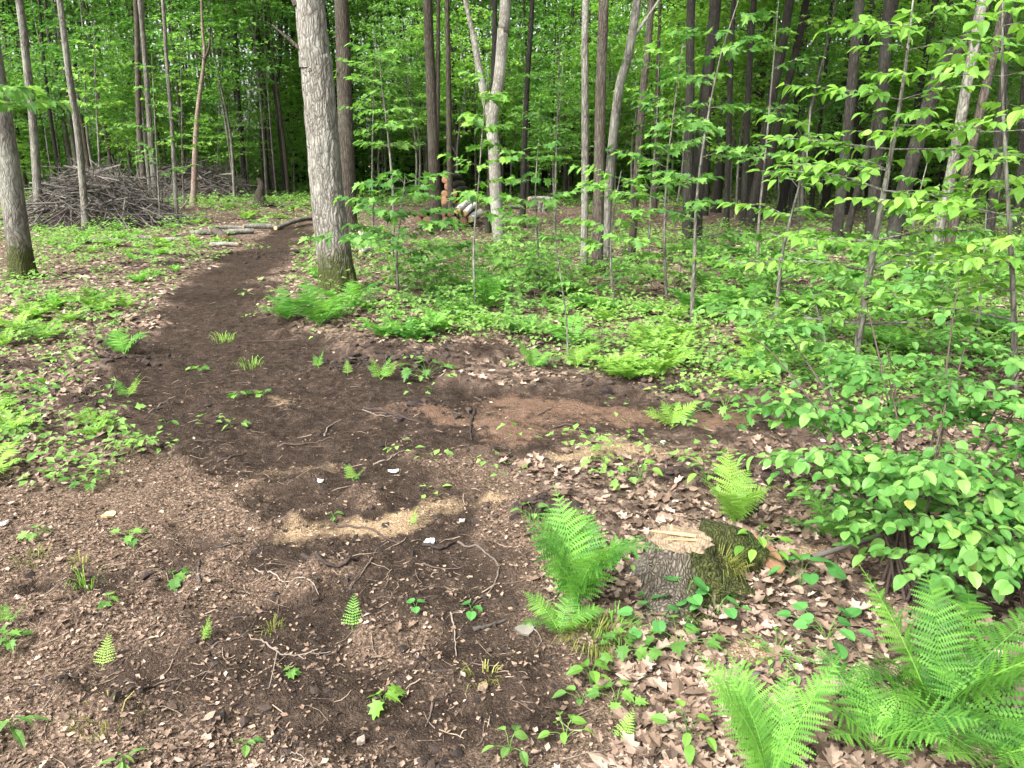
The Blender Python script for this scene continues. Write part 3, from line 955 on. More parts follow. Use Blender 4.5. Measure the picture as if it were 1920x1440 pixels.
for k in range(3000):
    if len(far_pts) >= 235:
        break
    d = 23 + 33 * rs.random() ** .9
    px = rs.uniform(-150, 2070)
    x = (px - CX) / FPX * d * 1.0
    if 700 < px < 1220 and d < 31: continue
    if px < 600 and d < 30: continue
    if any(math.hypot(x - a, d - b) < .8 for a, b in far_pts):
        continue
    far_pts.append((x, d))
    z = float(terrain(x, d))
    zone = next(q for q in ZONES if q[0] <= px < q[1])
    t = thing('tree', zone[2], 'tree', (x, d, z), zone[3], rs.uniform(0, 6.28))
    far_obj.append(t)
    i = rs.randrange(7)
    s = rs.uniform(.3, 1.0)
    bk = rs.choice(('dark', 'brown', 'brown', 'grey')) if px < 1200 else 'dark'  # right-hand trunks all take the bark with shade in its colour
    s = s if px < 1200 else s * 1.25
    link('trunk', FARM[bk][i], t, None, None, (s, s, 1))
    if len(far_pts) % 5 < 3:
        link('crown', CANOPY[rs.randrange(5)], t, FAR[i][1] + Vector((0, 0, -2.6)), (0, 0, rs.uniform(0, 6)), rs.uniform(.8, 1.15))

# understory trees: thin stems with low leafy crowns
STEM = []
for i in range(4):
    mbw = MB(); rs2 = random.Random(150 + i)
    P = [Vector((0, 0, -.1)), Vector((rs2.uniform(-.1, .1), rs2.uniform(-.1, .1), 2)), Vector((rs2.uniform(-.3, .3), rs2.uniform(-.3, .3), 4.5)), Vector((rs2.uniform(-.4, .4), rs2.uniform(-.4, .4), 6.5))]
    Q, rad = trunk_mesh(mbw, P, .045, 7, 7, .3, .1, seed=i, n=14)
    limbs(mbw, Q, rad, 1.6, 10, 1.5, i + 170, 4)
    STEM.append(mbw.mesh('understory_stem', M['grey']))
und = []
UZ = [('thin young tree with leafy crown in the wood behind the brush piles', 'young trees behind the brush piles'),
      ('thin young tree with leafy crown in the wood behind the log clearing', 'young trees behind the log clearing'),
      ('thin young tree with leafy crown in the wood behind the slanted dark trunks', 'young trees behind the slanted trunks')]
for k in range(4000):
    if len(und) >= 135:
        break
    d = rs.uniform(19, 48); px = rs.uniform(-120, 2040)
    x = (px - CX) / FPX * d
    if 640 < px < 1230 and d < 29: continue
    if px < 620 and d < 27: continue
    if any(math.hypot(x - a, d - b) < 1.2 for a, b in und): continue
    und.append((x, d))
    zi = 0 if px < 640 else (1 if px < 1230 else 2)
    t = thing('young_tree', UZ[zi][0], 'tree', (x, d, float(terrain(x, d))), UZ[zi][1], rs.uniform(0, 6.28), rs.uniform(.75, 1.2))
    und_obj.append(t)
    link('trunk', STEM[rs.randrange(4)], t)
    link('crown', UNDER[rs.randrange(6)], t, (0, 0, rs.uniform(4.0, 5.4)), (0, 0, rs.uniform(0, 6)), (1.1, 1.1, rs.uniform(.9, 1.25)))
    if rs.random() < .45:
        link('crown', UNDER[rs.randrange(6)], t, (rs.uniform(-.5, .5), rs.uniform(-.5, .5), rs.uniform(1.6, 2.6)), (0, 0, rs.uniform(0, 6)), (.7, .7, .45))

name_by_landmark(far_obj, 'distant trunk')
name_by_landmark(und_obj, 'thin young tree')

# the far wood: one leafy mass
n = 270000
fd = 40 + 34 * rng.random(n) ** .9
fx = (rng.random(n) * 2 - 1) * .88 * fd
fz = np.where(rng.random(n) < .35, rng.random(n) ** 1.5 * 3.5, rng.random(n) ** .85 * (13 + 12 * vn(fx * .13, fd * .05, 305))) + .1
keep = vn(fx * .5 + fz * .1, fz * .6 + fd * .2, 307) > .28
fx, fd, fz = fx[keep], fd[keep], fz[keep]
n = len(fx)
mb = MB()
scatter(mb, L_KITE, np.stack([fx, fd, fz], 1), rng.random(n) * 6.283, rng.normal(-.2, .4, n), rng.normal(0, .45, n), .36 * (.5 + .8 * rng.random(n)),
        np.clip(vn(fx * .6, fz * .9 + fd, 309) * .8 + rng.random(n) * .3, 0, 1))
o = mb.build('far_wood_foliage', M['leaf_far'], smooth=False)
tag(o, 'dense green foliage of the far wood behind all the trunks', 'foliage', None, 'stuff')
mb = MB()
rs2 = random.Random(88)
for k in range(300):
    d_ = rs2.uniform(44, 76); x_ = rs2.uniform(-.85, .85) * d_; hh = rs2.uniform(10, 16); r_ = rs2.uniform(.06, .2)
    V, F = tube([(x_, d_, -.2), (x_ + rs2.uniform(-.3, .3), d_, hh * .5), (x_ + rs2.uniform(-1, 1), d_, hh)], [r_, r_ * .8, r_ * .4], 6)
    mb.add(V, F)
o = mb.build('far_wood', M['dark'])
tag(o, 'close-set dark trunks of the far wood, too many to count', 'wood', None, 'stuff')


# ------------------------------------------------------------------ saplings and shrubs
def spray_plant(stem, r0, branches, leaf, T, rs, twig_f=.36, gap=.75, droop=.0, lw=3):
    """stem: local points; branches: (t on stem, azimuth, length, elevation). Returns wood MB and leaf arrays"""
    wood = MB(); LP = []
    S = resample(stem, 16)
    V, F = tube(S, [r0 * (1 - .8 * i / 15) for i in range(16)], 8)
    wood.add(V, F)

    def leaves_on(q, az0, start):
        Ls = [0]
        for a, b in zip(q[:-1], q[1:]): Ls.append(Ls[-1] + (b - a).length)
        s = start; side = rs.choice((-1, 1))
        while s < Ls[-1]:
            i = max(k for k in range(len(Ls)) if Ls[k] <= s); i = min(i, len(q) - 2)
            p = q[i].lerp(q[i + 1], (s - Ls[i]) / max(1e-6, Ls[i + 1] - Ls[i]))
            LP.append((p.x, p.y, p.z, az0 + side * rs.uniform(.5, 1.1), rs.gauss(-.14 - droop, .3), rs.gauss(0, .38), leaf * rs.uniform(.5, 1.2), rs.random()))
            side = -side; s += leaf * gap * rs.uniform(.5, 1.1)
        p = q[-1]
        LP.append((p.x, p.y, p.z, az0 + rs.uniform(-.3, .3), rs.gauss(-.15 - droop, .2), rs.gauss(0, .2), leaf * rs.uniform(.8, 1.2), rs.random()))
    for (t, az, ln, el) in branches:
        i = min(int(t * 15), 15); p0 = S[i]
        d = Vector((math.cos(az), math.sin(az), 0))
        p1 = p0 + d * ln * .4 + Vector((0, 0, math.sin(el) * ln * .4))
        p2 = p0 + d * ln * .95 + Vector((0, 0, math.sin(el) * ln * .6 + rs.uniform(-.06, .04) * ln)) + Vector((-d.y, d.x, 0)) * rs.uniform(-.15, .15) * ln
        q = resample([p0, p1, p2], 9)
        rb = max(.0016, r0 * (1 - .8 * t) * .45)
        V, F = tube(q, [rb * (1 - .75 * j / 8) for j in range(9)], 5)
        wood.add(V, F)
        leaves_on(q, az, ln * .3)
        sd = rs.choice((-1, 1))
        nt_ = max(2, int(ln / (leaf * 1.7)))
        for k in range(nt_):
            f = .2 + .7 * k / nt_
            b = q[int(f * 8)]
            a2 = az + sd * rs.uniform(.6, 1.05); sd = -sd
            l2 = ln * twig_f * (1.15 - f) * rs.uniform(.7, 1.2) + leaf * .5
            e = b + Vector((math.cos(a2), math.sin(a2), rs.uniform(-.12, .18))) * l2
            q2 = resample([b, (b + e) / 2 + Vector((0, 0, .03 * l2)), e], 5)
            V, F = tube(q2, [rb * .4 * (1 - .15 * j) for j in range(5)], 4)
            wood.add(V, F)
            leaves_on(q2, a2, leaf * .5)
    return wood, np.array(LP)


def leaf_mesh(name, T, mat, s=1.0, bend=0.0):
    V, F = T
    m_ = MB(); V2 = V.copy(); V2[:, 2] -= bend * V2[:, 1] ** 2
    m_.add(V2 * s, F, .5)
    return m_.mesh(name, mat, smooth=False)


def leaf_matrix(row):
    x, y, z, az, p, r, s = row[:7]
    fw = np.array([math.cos(az) * math.cos(p), math.sin(az) * math.cos(p), math.sin(p)])
    sd_ = np.array([math.sin(az), -math.cos(az), 0.0]); up = np.cross(sd_, fw)
    s2 = sd_ * math.cos(r) + up * math.sin(r); u2 = up * math.cos(r) - sd_ * math.sin(r)
    return Matrix(((s2[0] * s, fw[0] * s, u2[0] * s, x), (s2[1] * s, fw[1] * s, u2[1] * s, y), (s2[2] * s, fw[2] * s, u2[2] * s, z), (0, 0, 0, 1)))


def plant(name, label, cat, B, wood, LP, T, mat, wmat, group=None, singles=0, meshes=None, rz=0.0):
    root = thing(name, label, cat, B, group, rz)
    if wood is not None and wood.n:
        wood.build('stem', wmat, root)
    rest = LP
    if singles and len(LP):
        # the leaves nearest the camera are parts of their own
        W = LP[:, :3] + np.array(B)
        dd = np.linalg.norm(W - np.array([0, 0, CAMZ]), axis=1) / LP[:, 6]
        od = np.argsort(dd)
        for i in od[:singles]:
            lo = link('leaf', meshes[i % len(meshes)], root)
            lo.matrix_local = leaf_matrix(LP[i])
        rest = LP[od[singles:]]
    if len(rest):
        m_ = MB()
        scatter(m_, T, rest[:, :3], rest[:, 3], rest[:, 4], rest[:, 5], rest[:, 6], np.clip(rest[:, 7], 0, 1))
        lo = m_.build('leaves', mat, root, smooth=False)
        lo['kind'] = 'stuff'
    return root


def sapling(label, px, w, leaf, T, mat, n_br, ln, t0=.25, seed=0, wmat='grey', singles=0, meshes=None, azr=None, name='sapling', cat='sapling', Y=None, group=None, el=(.1, .5), **kw):
    rs_ = random.Random(seed)
    B = at(*px[0]) if Y is None else Vector((atY(px[0][0], px[0][1], Y).x, Y, float(gz(atY(px[0][0], px[0][1], Y).x, Y)[0])))
    stem = [Vector((0, 0, -.03))] + [atY(x, y, B.y) - B for x, y in px[1:]]
    br = []
    n_br = int(n_br * 1.3)
    for k in range(n_br):
        t = t0 + (1 - t0) * (k + rs_.random() * .8) / n_br
        az = rs_.uniform(*azr) if azr else (k * 2.4 + rs_.uniform(-.4, .4))
        br.append((t, az, ln * rs_.uniform(.6, 1.15) * (1.1 - .5 * t), rs_.uniform(*el)))
    kw.setdefault('gap', .6)
    wood, LP = spray_plant(stem, pxsize(w, B) / 2, br, leaf, T, rs_, **kw)
    return plant(name, label, cat, B, wood, LP, T, mat, M[wmat], group, singles, meshes)


LM_HAZEL = [leaf_mesh('hazel_leaf', L_HAZEL, M['leaf_bright'], 1, b) for b in (0, .15, .4, -.15, .25)]
LM_OVATE = [leaf_mesh('ovate_leaf', L_OVATE, M['leaf_yellow'], 1, b) for b in (0, .15, .3)]
LM_MAPLE = [leaf_mesh('maple_leaf', L_MAPLE, M['leaf'], 1, b) for b in (0, .15, .3)]
PI = math.pi
sapling('young maple with flat bright leaf layers just right of the big oak', [(748, 570), (744, 480), (752, 400), (760, 330)], 6, .11, L_MAPLE, M['leaf'], 12, 1.15, .35, 1, singles=60, meshes=LM_MAPLE)
sapling('tall thin maple with a high leaf tier between oak and log pile', [(735, 490), (738, 380), (728, 260), (715, 150), (712, 90)], 6, .12, L_MAPLE, M['leaf'], 10, 1.0, .45, 2)
sapling('slim maple with yellow-green leaf tiers in front of the forked tree', [(892, 590), (888, 470), (896, 360), (905, 240), (915, 130)], 5, .10, L_MAPLE, M['leaf_yellow'], 10, .62, .4, 3, singles=40, meshes=LM_MAPLE)
sapling('slim maple with green leaf tiers right of the forked tree', [(1012, 545), (1008, 450), (1004, 360), (1010, 260)], 5, .11, L_MAPLE, M['leaf'], 9, .8, .35, 4)
sapling('young maple with leaf layers in front of the twin-stemmed tree', [(1150, 570), (1145, 480), (1150, 400), (1165, 320)], 5, .11, L_MAPLE, M['leaf'], 8, .85, .3, 5)
sapling('nearly bare pale whip with a few leaves in the middle of the ferns', [(1066, 686), (1062, 600), (1054, 540), (1044, 470), (1040, 430)], 3.6, .06, L_OVATE, M['leaf'], 6, .22, .4, 6)
sapling('pale speckled maple sapling in front of the dark trunk pair', [(1296, 612), (1302, 480), (1306, 380), (1322, 250), (1350, 110), (1385, 0)], 8, .10, L_MAPLE, M['leaf'], 11, .85, .3, 7, singles=80, meshes=LM_MAPLE)
sapling('maple sapling with wide leaf tiers left of the slanted trunks', [(1250, 560), (1246, 450), (1250, 330), (1262, 220), (1280, 80)], 6, .11, L_MAPLE, M['leaf'], 10, .9, .35, 8)
sapling('spotted crooked sapling before the fern slope', [(1454, 642), (1458, 560), (1468, 470), (1490, 380), (1512, 300), (1520, 200)], 9, .10, L_OVATE, M['leaf'], 8, .8, .3, 9, wmat='grey', singles=60, meshes=LM_OVATE)
sapling('leafy grey-barked young tree with layered boughs at the right', [(1602, 690), (1622, 560), (1650, 400), (1672, 280), (1696, 140), (1712, 0)], 16, .088, L_OVATE, M['leaf_yellow'], 19, 1.3, .14, 10, wmat='grey', singles=260, meshes=LM_OVATE, name='young_tree', cat='tree', el=(-.05, .35))
sapling('leafy sapling with drooping bough reaching in from the right edge', [(1905, 760), (1900, 560), (1890, 380), (1880, 180), (1880, 0)], 12, .09, L_OVATE, M['leaf_yellow'], 17, 1.25, .15, 11, wmat='grey', singles=240, meshes=LM_OVATE, name='young_tree', cat='tree', el=(-.1, .3))
sapling('sapling with bright maple leaves at the left edge beside the mossy tree', [(-70, 600), (-60, 430), (-40, 300), (-20, 190), (-10, 160)], 7, .13, L_MAPLE, M['leaf_yellow'], 6, .95, .75, 12, singles=50, meshes=LM_MAPLE, el=(.0, .2))
sapling('low maple seedling with pale stem just behind the shrub at the right', [(1560, 745), (1556, 690), (1540, 610), (1520, 540)], 6, .08, L_OVATE, M['leaf'], 7, .45, .4, 13, wmat='grey')
sapling('slender leafy sapling between the fern slope and the right-hand pair', [(1690, 610), (1700, 520), (1716, 400), (1740, 300)], 6, .10, L_OVATE, M['leaf'], 6, .7, .3, 14, wmat='grey')
sapling('small leafy sapling in the shade near the right edge', [(1835, 640), (1838, 560), (1846, 460), (1850, 380)], 6, .10, L_OVATE, M['leaf'], 6, .7, .3, 15, wmat='grey')
sapling('thin maple growing behind the twin-stemmed tree', [(1215, 500), (1220, 380), (1230, 250), (1236, 100)], 5, .12, L_LOBE3, M['leaf'], 10, 1.1, .4, 16)
sapling('thin leafy maple beside the slanted trunks', [(1420, 490), (1424, 400), (1436, 280), (1450, 120), (1460, 0)], 6, .12, L_LOBE3, M['leaf'], 8, 1.0, .4, 17)
sapling('tall slim maple behind the forked tree with high leaf tiers', [(1040, 440), (1042, 330), (1046, 200), (1050, 60)], 5, .14, L_LOBE3, M['leaf'], 10, 1.3, .5, 18)
sapling('slim maple with leaf tiers right behind the big oak', [(700, 445), (698, 330), (700, 200), (704, 60)], 5, .14, L_LOBE3, M['leaf_yellow'], 11, 1.4, .5, 19)
sapling('thin leafy maple beside the three-stemmed clump', [(300, 420), (296, 330), (290, 220), (284, 100)], 4, .13, L_LOBE3, M['leaf'], 8, 1.0, .35, 20)
sapling('thin leafy maple behind the reddish broken tree', [(345, 395), (342, 300), (340, 180), (338, 60)], 4, .14, L_LOBE3, M['leaf_yellow'], 9, 1.2, .4, 21)
sapling('leafy maple behind the brush pile with bright tiers', [(190, 405), (186, 300), (180, 180), (176, 60)], 5, .14, L_LOBE3, M['leaf_yellow'], 10, 1.4, .5, 22)

# the low shrub at the right
SB = at(1700, 1125)
rs_ = random.Random(33)
wood = MB(); LP = []
for k, (tx, ty, tz) in enumerate([(-.42, .5, .62), (-.2, .75, .66), (.05, .55, .72), (.25, .95, .70), (.55, .8, .75), (.6, .4, .62), (-.3, .2, .45), (.1, .1, .5), (.45, .15, .5), (.85, .6, .7), (.3, .45, .68), (-.05, .95, .62), (.9, .2, .55), (1.0, .9, .78), (.75, -.05, .42), (.5, -.15, .36), (.2, -.1, .34), (-.1, -.02, .36), (-.5, .75, .8), (.2, 1.2, .9), (.7, 1.2, .95), (-.35, 1.0, .85)]):
    tz *= 1.1
    stem = [Vector((rs_.uniform(-.08, .08), rs_.uniform(-.05, .1), -.03)), Vector((tx * .3, ty * .3, tz * .5)), Vector((tx * .75, ty * .75, tz * .9)), Vector((tx, ty, tz))]
    br = [(.35 + .6 * j / 5, rs_.uniform(0, 6.28), rs_.uniform(.2, .42), rs_.uniform(-.05, .25)) for j in range(6)]
    w_, l_ = spray_plant(stem, .0065, br, .047, L_HAZEL, rs_, twig_f=.5, gap=.78, droop=.05)
    for v, f in zip(w_.v, w_.f):
        pass
    # merge wood
    off = wood.n
    V = np.concatenate(w_.v); wood.v.append(V); wood.t.append(np.full(len(V), .4, np.float32)); wood.m.append(np.zeros(len(V), np.float32)); wood.n += len(V)
    for f in w_.f:
        wood.f.append(f + off); wood.mi.append(np.zeros(len(f), np.int32))
    LP.append(l_)
LP = np.concatenate(LP)
plant('shrub', 'low hazel-leaved shrub with broad bright leaves on dark stems right of the stump', 'shrub', SB, wood, LP, L_HAZEL, M['leaf_bright'], M['twig_dark'], singles=300, meshes=LM_HAZEL)
# and the lower leafy tangle at the right edge
SB2 = at(1930, 1160)
wood = MB(); LP = []
for k in range(7):
    a = rs_.uniform(1.8, 4.2); rr = rs_.uniform(.2, .5)
    tx, ty, tz = math.cos(a) * rr, math.sin(a) * rr * .8 + .15, rs_.uniform(.25, .48)
    stem = [Vector((rs_.uniform(-.1, .1), 0, -.03)), Vector((tx * .4, ty * .4, tz * .7)), Vector((tx, ty, tz))]
    br = [(.4 + .55 * j / 4, rs_.uniform(0, 6.28), rs_.uniform(.15, .3), rs_.uniform(-.05, .2)) for j in range(4)]
    w_, l_ = spray_plant(stem, .004, br, .06, L_HAZEL, rs_, twig_f=.4, gap=.9, droop=.1)
    off = wood.n
    V = np.concatenate(w_.v); wood.v.append(V); wood.t.append(np.full(len(V), .4, np.float32)); wood.m.append(np.zeros(len(V), np.float32)); wood.n += len(V)
    for f in w_.f:
        wood.f.append(f + off); wood.mi.append(np.zeros(len(f), np.int32))
    LP.append(l_)
LP = np.concatenate(LP)
plant('shrub', 'smaller-leaved shrub at the right edge above the big ferns', 'shrub', SB2, wood, LP, L_HAZEL, M['leaf'], M['twig_dark'], singles=120, meshes=[leaf_mesh('shrub_leaf', L_HAZEL, M['leaf'], 1, b) for b in (0, .2)])


# ------------------------------------------------------------------ ferns
def frond(seed, npin=20, arch=.9, teeth=9, stipe=.14, width=.34, low=False, curl=0.0, tri=False):
    """unit-length frond starting along +Y, rising and arching over; x across"""
    r = random.Random(seed)
    m_ = MB()
    pts = []
    n = 16
    ang = 1.15 + r.uniform(-.1, .1)
    p = Vector((0, 0, 0)); k = r.uniform(-.55, .55)
    side = 0.0
    for i in range(n + 1):
        pts.append(p.copy())
        side += k / n
        p = p + Vector((math.sin(side), math.cos(ang) * math.cos(side), math.sin(ang))) * (1.0 / n)
        ang -= arch / n * (0.5 + 1.0 * i / n) + curl / n * (i / n) ** 4 * 4
    V, F = tube(pts, [.007 * (1 - .8 * i / n) for i in range(n + 1)], 4)
    m_.add(V, F, .75)
    for j in range(npin):
        f = stipe + (1 - stipe) * (j + .5) / npin
        i = min(int(f * n), n - 1); b = pts[i].lerp(pts[i + 1], f * n - i)
        tn = (pts[i + 1] - pts[i]).normalized()
        g = (f - stipe) / (1 - stipe)
        L = width * (math.sin(math.pi * (g * .78 + .2)) ** .9) * (1 - g ** 4) * r.uniform(.78, 1.1) + .012
        if tri:
            L = width * (1 - g) ** .8 * (.8 + .2 * min(1, g * 6)) * r.uniform(.92, 1.06) + .015
        wd = min(L * .2, (.5 if tri else .75) / .75 * .75 * (1 - stipe) / npin)
        xax = Vector((1, 0, 0)); xax = (xax - tn * xax.dot(tn)).normalized()
        up = xax.cross(tn)
        for s in (-1, 1):
            d = (xax * s + tn * (.30 + .45 * g + r.uniform(-.1, .1)) + up * r.uniform(-.22, .24)).normalized()
            q = (tn - d * tn.dot(d)).normalized()
            nm = d.cross(q) * s
            tt = r.uniform(.2, .8)
            if low:
                v = [b, b + d * L * .4 + q * wd, b + d * L - nm * 0 + Vector((0, 0, -.12 * L)), b + d * L * .4 - q * wd]
                m_.add([tuple(x) for x in v], [(0, 1, 2, 3)], tt)
            else:
                top, bot, mid = [], [], []
                for k2 in range(teeth + 1):
                    u = k2 / teeth
                    w = wd * (1 - u ** 2.2) * (.75 + .25 * min(1, u * 6)) + .001
                    c = b + d * L * u + Vector((0, 0, -.14 * L * u * u))
                    mid.append(c)
                    top.append(c + q * w + d * L * .35 / teeth + up * .1 * w)
                    bot.append(c - q * w + d * L * .35 / teeth + up * .1 * w)
                vv = []; ff = []
                for k2 in range(teeth + 1):
                    vv.append(tuple(mid[k2]))
                for k2 in range(teeth):
                    o0 = len(vv)
                    vv += [tuple(top[k2]), tuple(bot[k2])]
                    ff += [(k2, o0, k2 + 1), (k2, k2 + 1, o0 + 1)]
                    # notch: the tooth keeps a foot on the midrib and a short shoulder
                    sh = mid[k2].lerp(mid[k2 + 1], .92)
                    o1 = len(vv)
                    vv += [tuple(sh.lerp(top[k2], .8)), tuple(sh.lerp(bot[k2], .8))]
                    ff += [(k2 + 1, o0, o1), (k2 + 1, o1 + 1, o0 + 1)]
                m_.add(vv, ff, tt)
    return m_


FRONDS = [frond(i, 21, .75 + .25 * (i % 4), 9, .12, .25 + .03 * (i % 3)) for i in range(6)]
FR_G = [f.mesh('frond', M['fern'], False) for f in FRONDS]
FR_P = [f.mesh('frond', M['fern_pale'], False) for f in FRONDS]
FR_N = [frond(90 + i, 20, .7 + .35 * i, 9, .2, .19 + .02 * i).mesh('frond', M['fern'], False) for i in range(4)]
FR_S = [frond(80 + i, 12, .35, 5, .16, .36, tri=True).mesh('frond', M['fern_pale' if i else 'fern'], False) for i in range(2)]
FR_BIG = [frond(40 + i, 24, .6 + .2 * i, 11, .1, .22, curl=.0).mesh('frond', M['fern'], False) for i in range(3)]
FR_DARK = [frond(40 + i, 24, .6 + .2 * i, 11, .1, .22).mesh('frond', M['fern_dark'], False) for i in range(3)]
LOWF = [frond(60 + i, 15, .9 + .2 * i, 0, .14, .27, True) for i in range(4)]


def fern(label, px, n, L, group=None, seed=0, az=None, tilt=(0.0, .35), meshes=None, B=None, name='fern'):
    rs_ = random.Random(seed + 900)
    B = at(*px) if B is None else B
    t = thing(name, label, 'fern', B, group)
    for k in range(n):
        a = (az[k % len(az)] if az else k * 6.283 / n) + rs_.uniform(-.25, .25)
        s = L * rs_.uniform(.75, 1.1)
        o = link('frond', (meshes or FR_G)[rs_.randrange(len(meshes or FR_G))], t)
        tl = rs_.uniform(*tilt)
        # frond +Y -> azimuth a; negative x rotation lowers it
        o.matrix_local = Matrix.Rotation(a - PI / 2, 4, 'Z') @ Matrix.Rotation(-tl, 4, 'X') @ Matrix.Diagonal((s, s, s, 1))
    return t


fern('tall bright fern clump left of the cut stump', (1078, 1160), 9, .50, seed=1, az=[.9, .35, 1.9, 2.5, 1.3, -.4, 1.6, 3.4, -1.4], tilt=(-.42, -.1), meshes=FR_N)
fern('small fern at the foot of the tall clump beside the grass tuft', (1050, 1190), 5, .22, seed=2)
fern('large bright fern at the bottom edge with upright fronds', (1440, 1475), 6, .40, seed=3, az=[2.3, 1.9, .8, .45, 2.8, 1.3], tilt=(-.25, .25), meshes=FR_BIG)
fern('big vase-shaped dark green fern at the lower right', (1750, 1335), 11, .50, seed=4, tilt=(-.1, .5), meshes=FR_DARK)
fern('low spreading fern at the lower right corner', (1850, 1425), 9, .34, seed=5, tilt=(.1, .6))
fern('finely cut fern half hidden under the shrub, right of the bright bottom fern', (1640, 1400), 8, .30, seed=6, tilt=(.1, .6))
fern('upright pale fern behind the cut stump', (1375, 985), 6, .36, seed=7, tilt=(-.3, .0), meshes=FR_P)
fern('fern under the shrub beside its dark stems', (1560, 1010), 6, .3, seed=8, tilt=(.0, .5))
fern('bright fern clump at the foot of the big oak, front one', (600, 612), 9, .62, seed=9, tilt=(-.1, .4))
fern('bright fern clump at the foot of the big oak, next to the track', (540, 600), 8, .48, seed=10, tilt=(.0, .5))
fern('fern at the oak root on the side away from the track', (655, 585), 7, .6, seed=11, tilt=(-.1, .4))
fern('fern standing alone in front of the forked tree', (915, 580), 8, .7, seed=12, tilt=(-.1, .4))
SM = [('single upright fern frond in dark soil in the lower middle', (660, 1185), .15), ('single small fern frond in the middle of the dark soil', (662, 902), .14),
      ('single fern frond on the churned edge right of the track', (714, 712), .2), ('lone small frond left of its neighbour on the churned edge', (652, 705), .18),
      ('yellowish small frond at the edge below the oak ferns', (597, 690), .18), ('small limp fern in the mulch, lower left of centre', (378, 1205), .13),
      ('tiny yellow-green fern in the mulch at lower left', (190, 1258), .12), ('small frond at the left edge of the picture', (14, 1170), .12),
      ('little pale fern among litter at the bottom right of centre', (1160, 1400), .16), ('small fern beside the dark hollow left of the track', (240, 745), .2),
      ('small drooping fern at the left bank of the track', (232, 660), .34), ('pale fern in front of the thin bare whip', (1082, 690), .28),
      ('fern just left of the bare whip', (1000, 690), .28), ('fern on the edge of the reddish dirt strip', (1260, 800), .24), ('fern frond in the saw-dusted soil near the bent twig', (770, 985), .12)]
for i, (lab, p, L) in enumerate(SM):
    fern(lab, p, (1, 3, 2)[i % 3] if L < .2 else 5, L * (1 if i % 3 == 0 or L > .19 else .8), seed=20 + i, az=[1.57 + .5 * math.sin(i * 2.1), .6, 2.6, .2, 2.9], tilt=(-.25, .5), meshes=FR_S if L < .21 else (FR_P if i % 2 else FR_G))

# mid-distance ferns: single meshes, shared
FERN1 = {}
for key, mt in (('g', 'fern'), ('p', 'fern_pale')):
    L_ = []
    for i in range(5):
        m_ = MB(); rs2 = random.Random(400 + i)
        nf = 6 + i % 3
        for k in range(nf):
            src = LOWF[k % 4]
            V = np.concatenate(src.v); a = k * 6.283 / nf + rs2.uniform(-.3, .3); s = rs2.uniform(.7, 1.1); tl = rs2.uniform(0, .5)
            X = np.array((Matrix.Rotation(a, 3, 'Z') @ Matrix.Rotation(-tl, 3, 'X')) * s)
            Vt = V @ X.T
            off = m_.n
            m_.v.append(Vt.astype(np.float32)); m_.t.append(np.concatenate(src.t)); m_.m.append(np.concatenate(src.m)); m_.n += len(V)
            for f in src.f:
                m_.f.append(f + off); m_.mi.append(np.zeros(len(f), np.int32))
        L_.append(m_)
    FERN1[key] = L_
FERNM = {k: [m_.mesh('fern', M['fern' if k == 'g' else 'fern_pale'], False) for m_ in v] for k, v in FERN1.items()}
FZ = [((-60, 250, 548, 675), 15, 'pale fern', 'patch left of the track', 'p', .33),
      ((-40, 200, 745, 900), 6, 'little pale fern', 'litter bank at the left edge', 'p', .24),
      ((330, 585, 378, 412), 18, 'small pale fern', 'green mound behind the trail logs', 'p', .34),
      ((90, 420, 440, 478), 13, 'pale fern', 'ground around the trail logs', 'p', .30),
      ((690, 1090, 540, 660), 20, 'fern', 'undergrowth between oak and bare whip', 'g', .38),
      ((1090, 1500, 560, 720), 30, 'fern', 'undergrowth right of the bare whip', 'p', .34),
      ((1300, 1920, 470, 600), 44, 'fern', 'shaded slope behind the young tree', 'g', .5),
      ((1640, 1930, 600, 700), 12, 'fern', 'strip just behind the low shrub', 'g', .42)]
for (x0, x1, y0, y1), n, kd, where, key, L in FZ:
    zo = []
    for k in range(n):
        px, py = rs.uniform(x0, x1), rs.uniform(y0, y1)
        B = at(px, py)
        if soil_at(B.x, B.y)[0] > .5: continue
        o = link('fern', FERNM[key][rs.randrange(5)], None, B, (0, 0, rs.uniform(0, 6.28)), L * rs.uniform(.7, 1.2))
        zo.append(tag(o, kd, 'fern', 'ferns in the ' + where))
    name_from_left(zo, kd, where)


# ------------------------------------------------------------------ undergrowth stuff
def pick(n, x0, x1, y0, y1, dens):
    """random points, kept with probability dens(x, y)"""
    y = y0 * (y1 / y0) ** rng.random(n)
    x = (x0 + (x1 - x0) * rng.random(n)) * np.maximum(y, 1.5)
    k = dens(x, y) > rng.random(n)
    return x[k], y[k]


def gdens(x, y):
    s = soil_at(x, y)
    pt = sstep(.42, .62, fbm(x * 1.5, y * 1.5, 91, 4))
    return np.clip(greenmask(x, y) * (.12 + .55 * pt) + .03 + .2 * (y > 14) + .6 * (y > 27), 0, 1) * (1 - .93 * sstep(.2, .6, s)) * (1 - .85 * ((x > -3.5) & (x < 7) & (y > 17.5) & (y < 27))) * np.where((x < -.9) & (y < 9), .32, 1) * (1 - .8 * gauss(x, y, *flat(420, 448), 1.6, 2.2)) * (1 - .8 * gauss(x, y, *flat(840, 440), 1.6, 3.0))


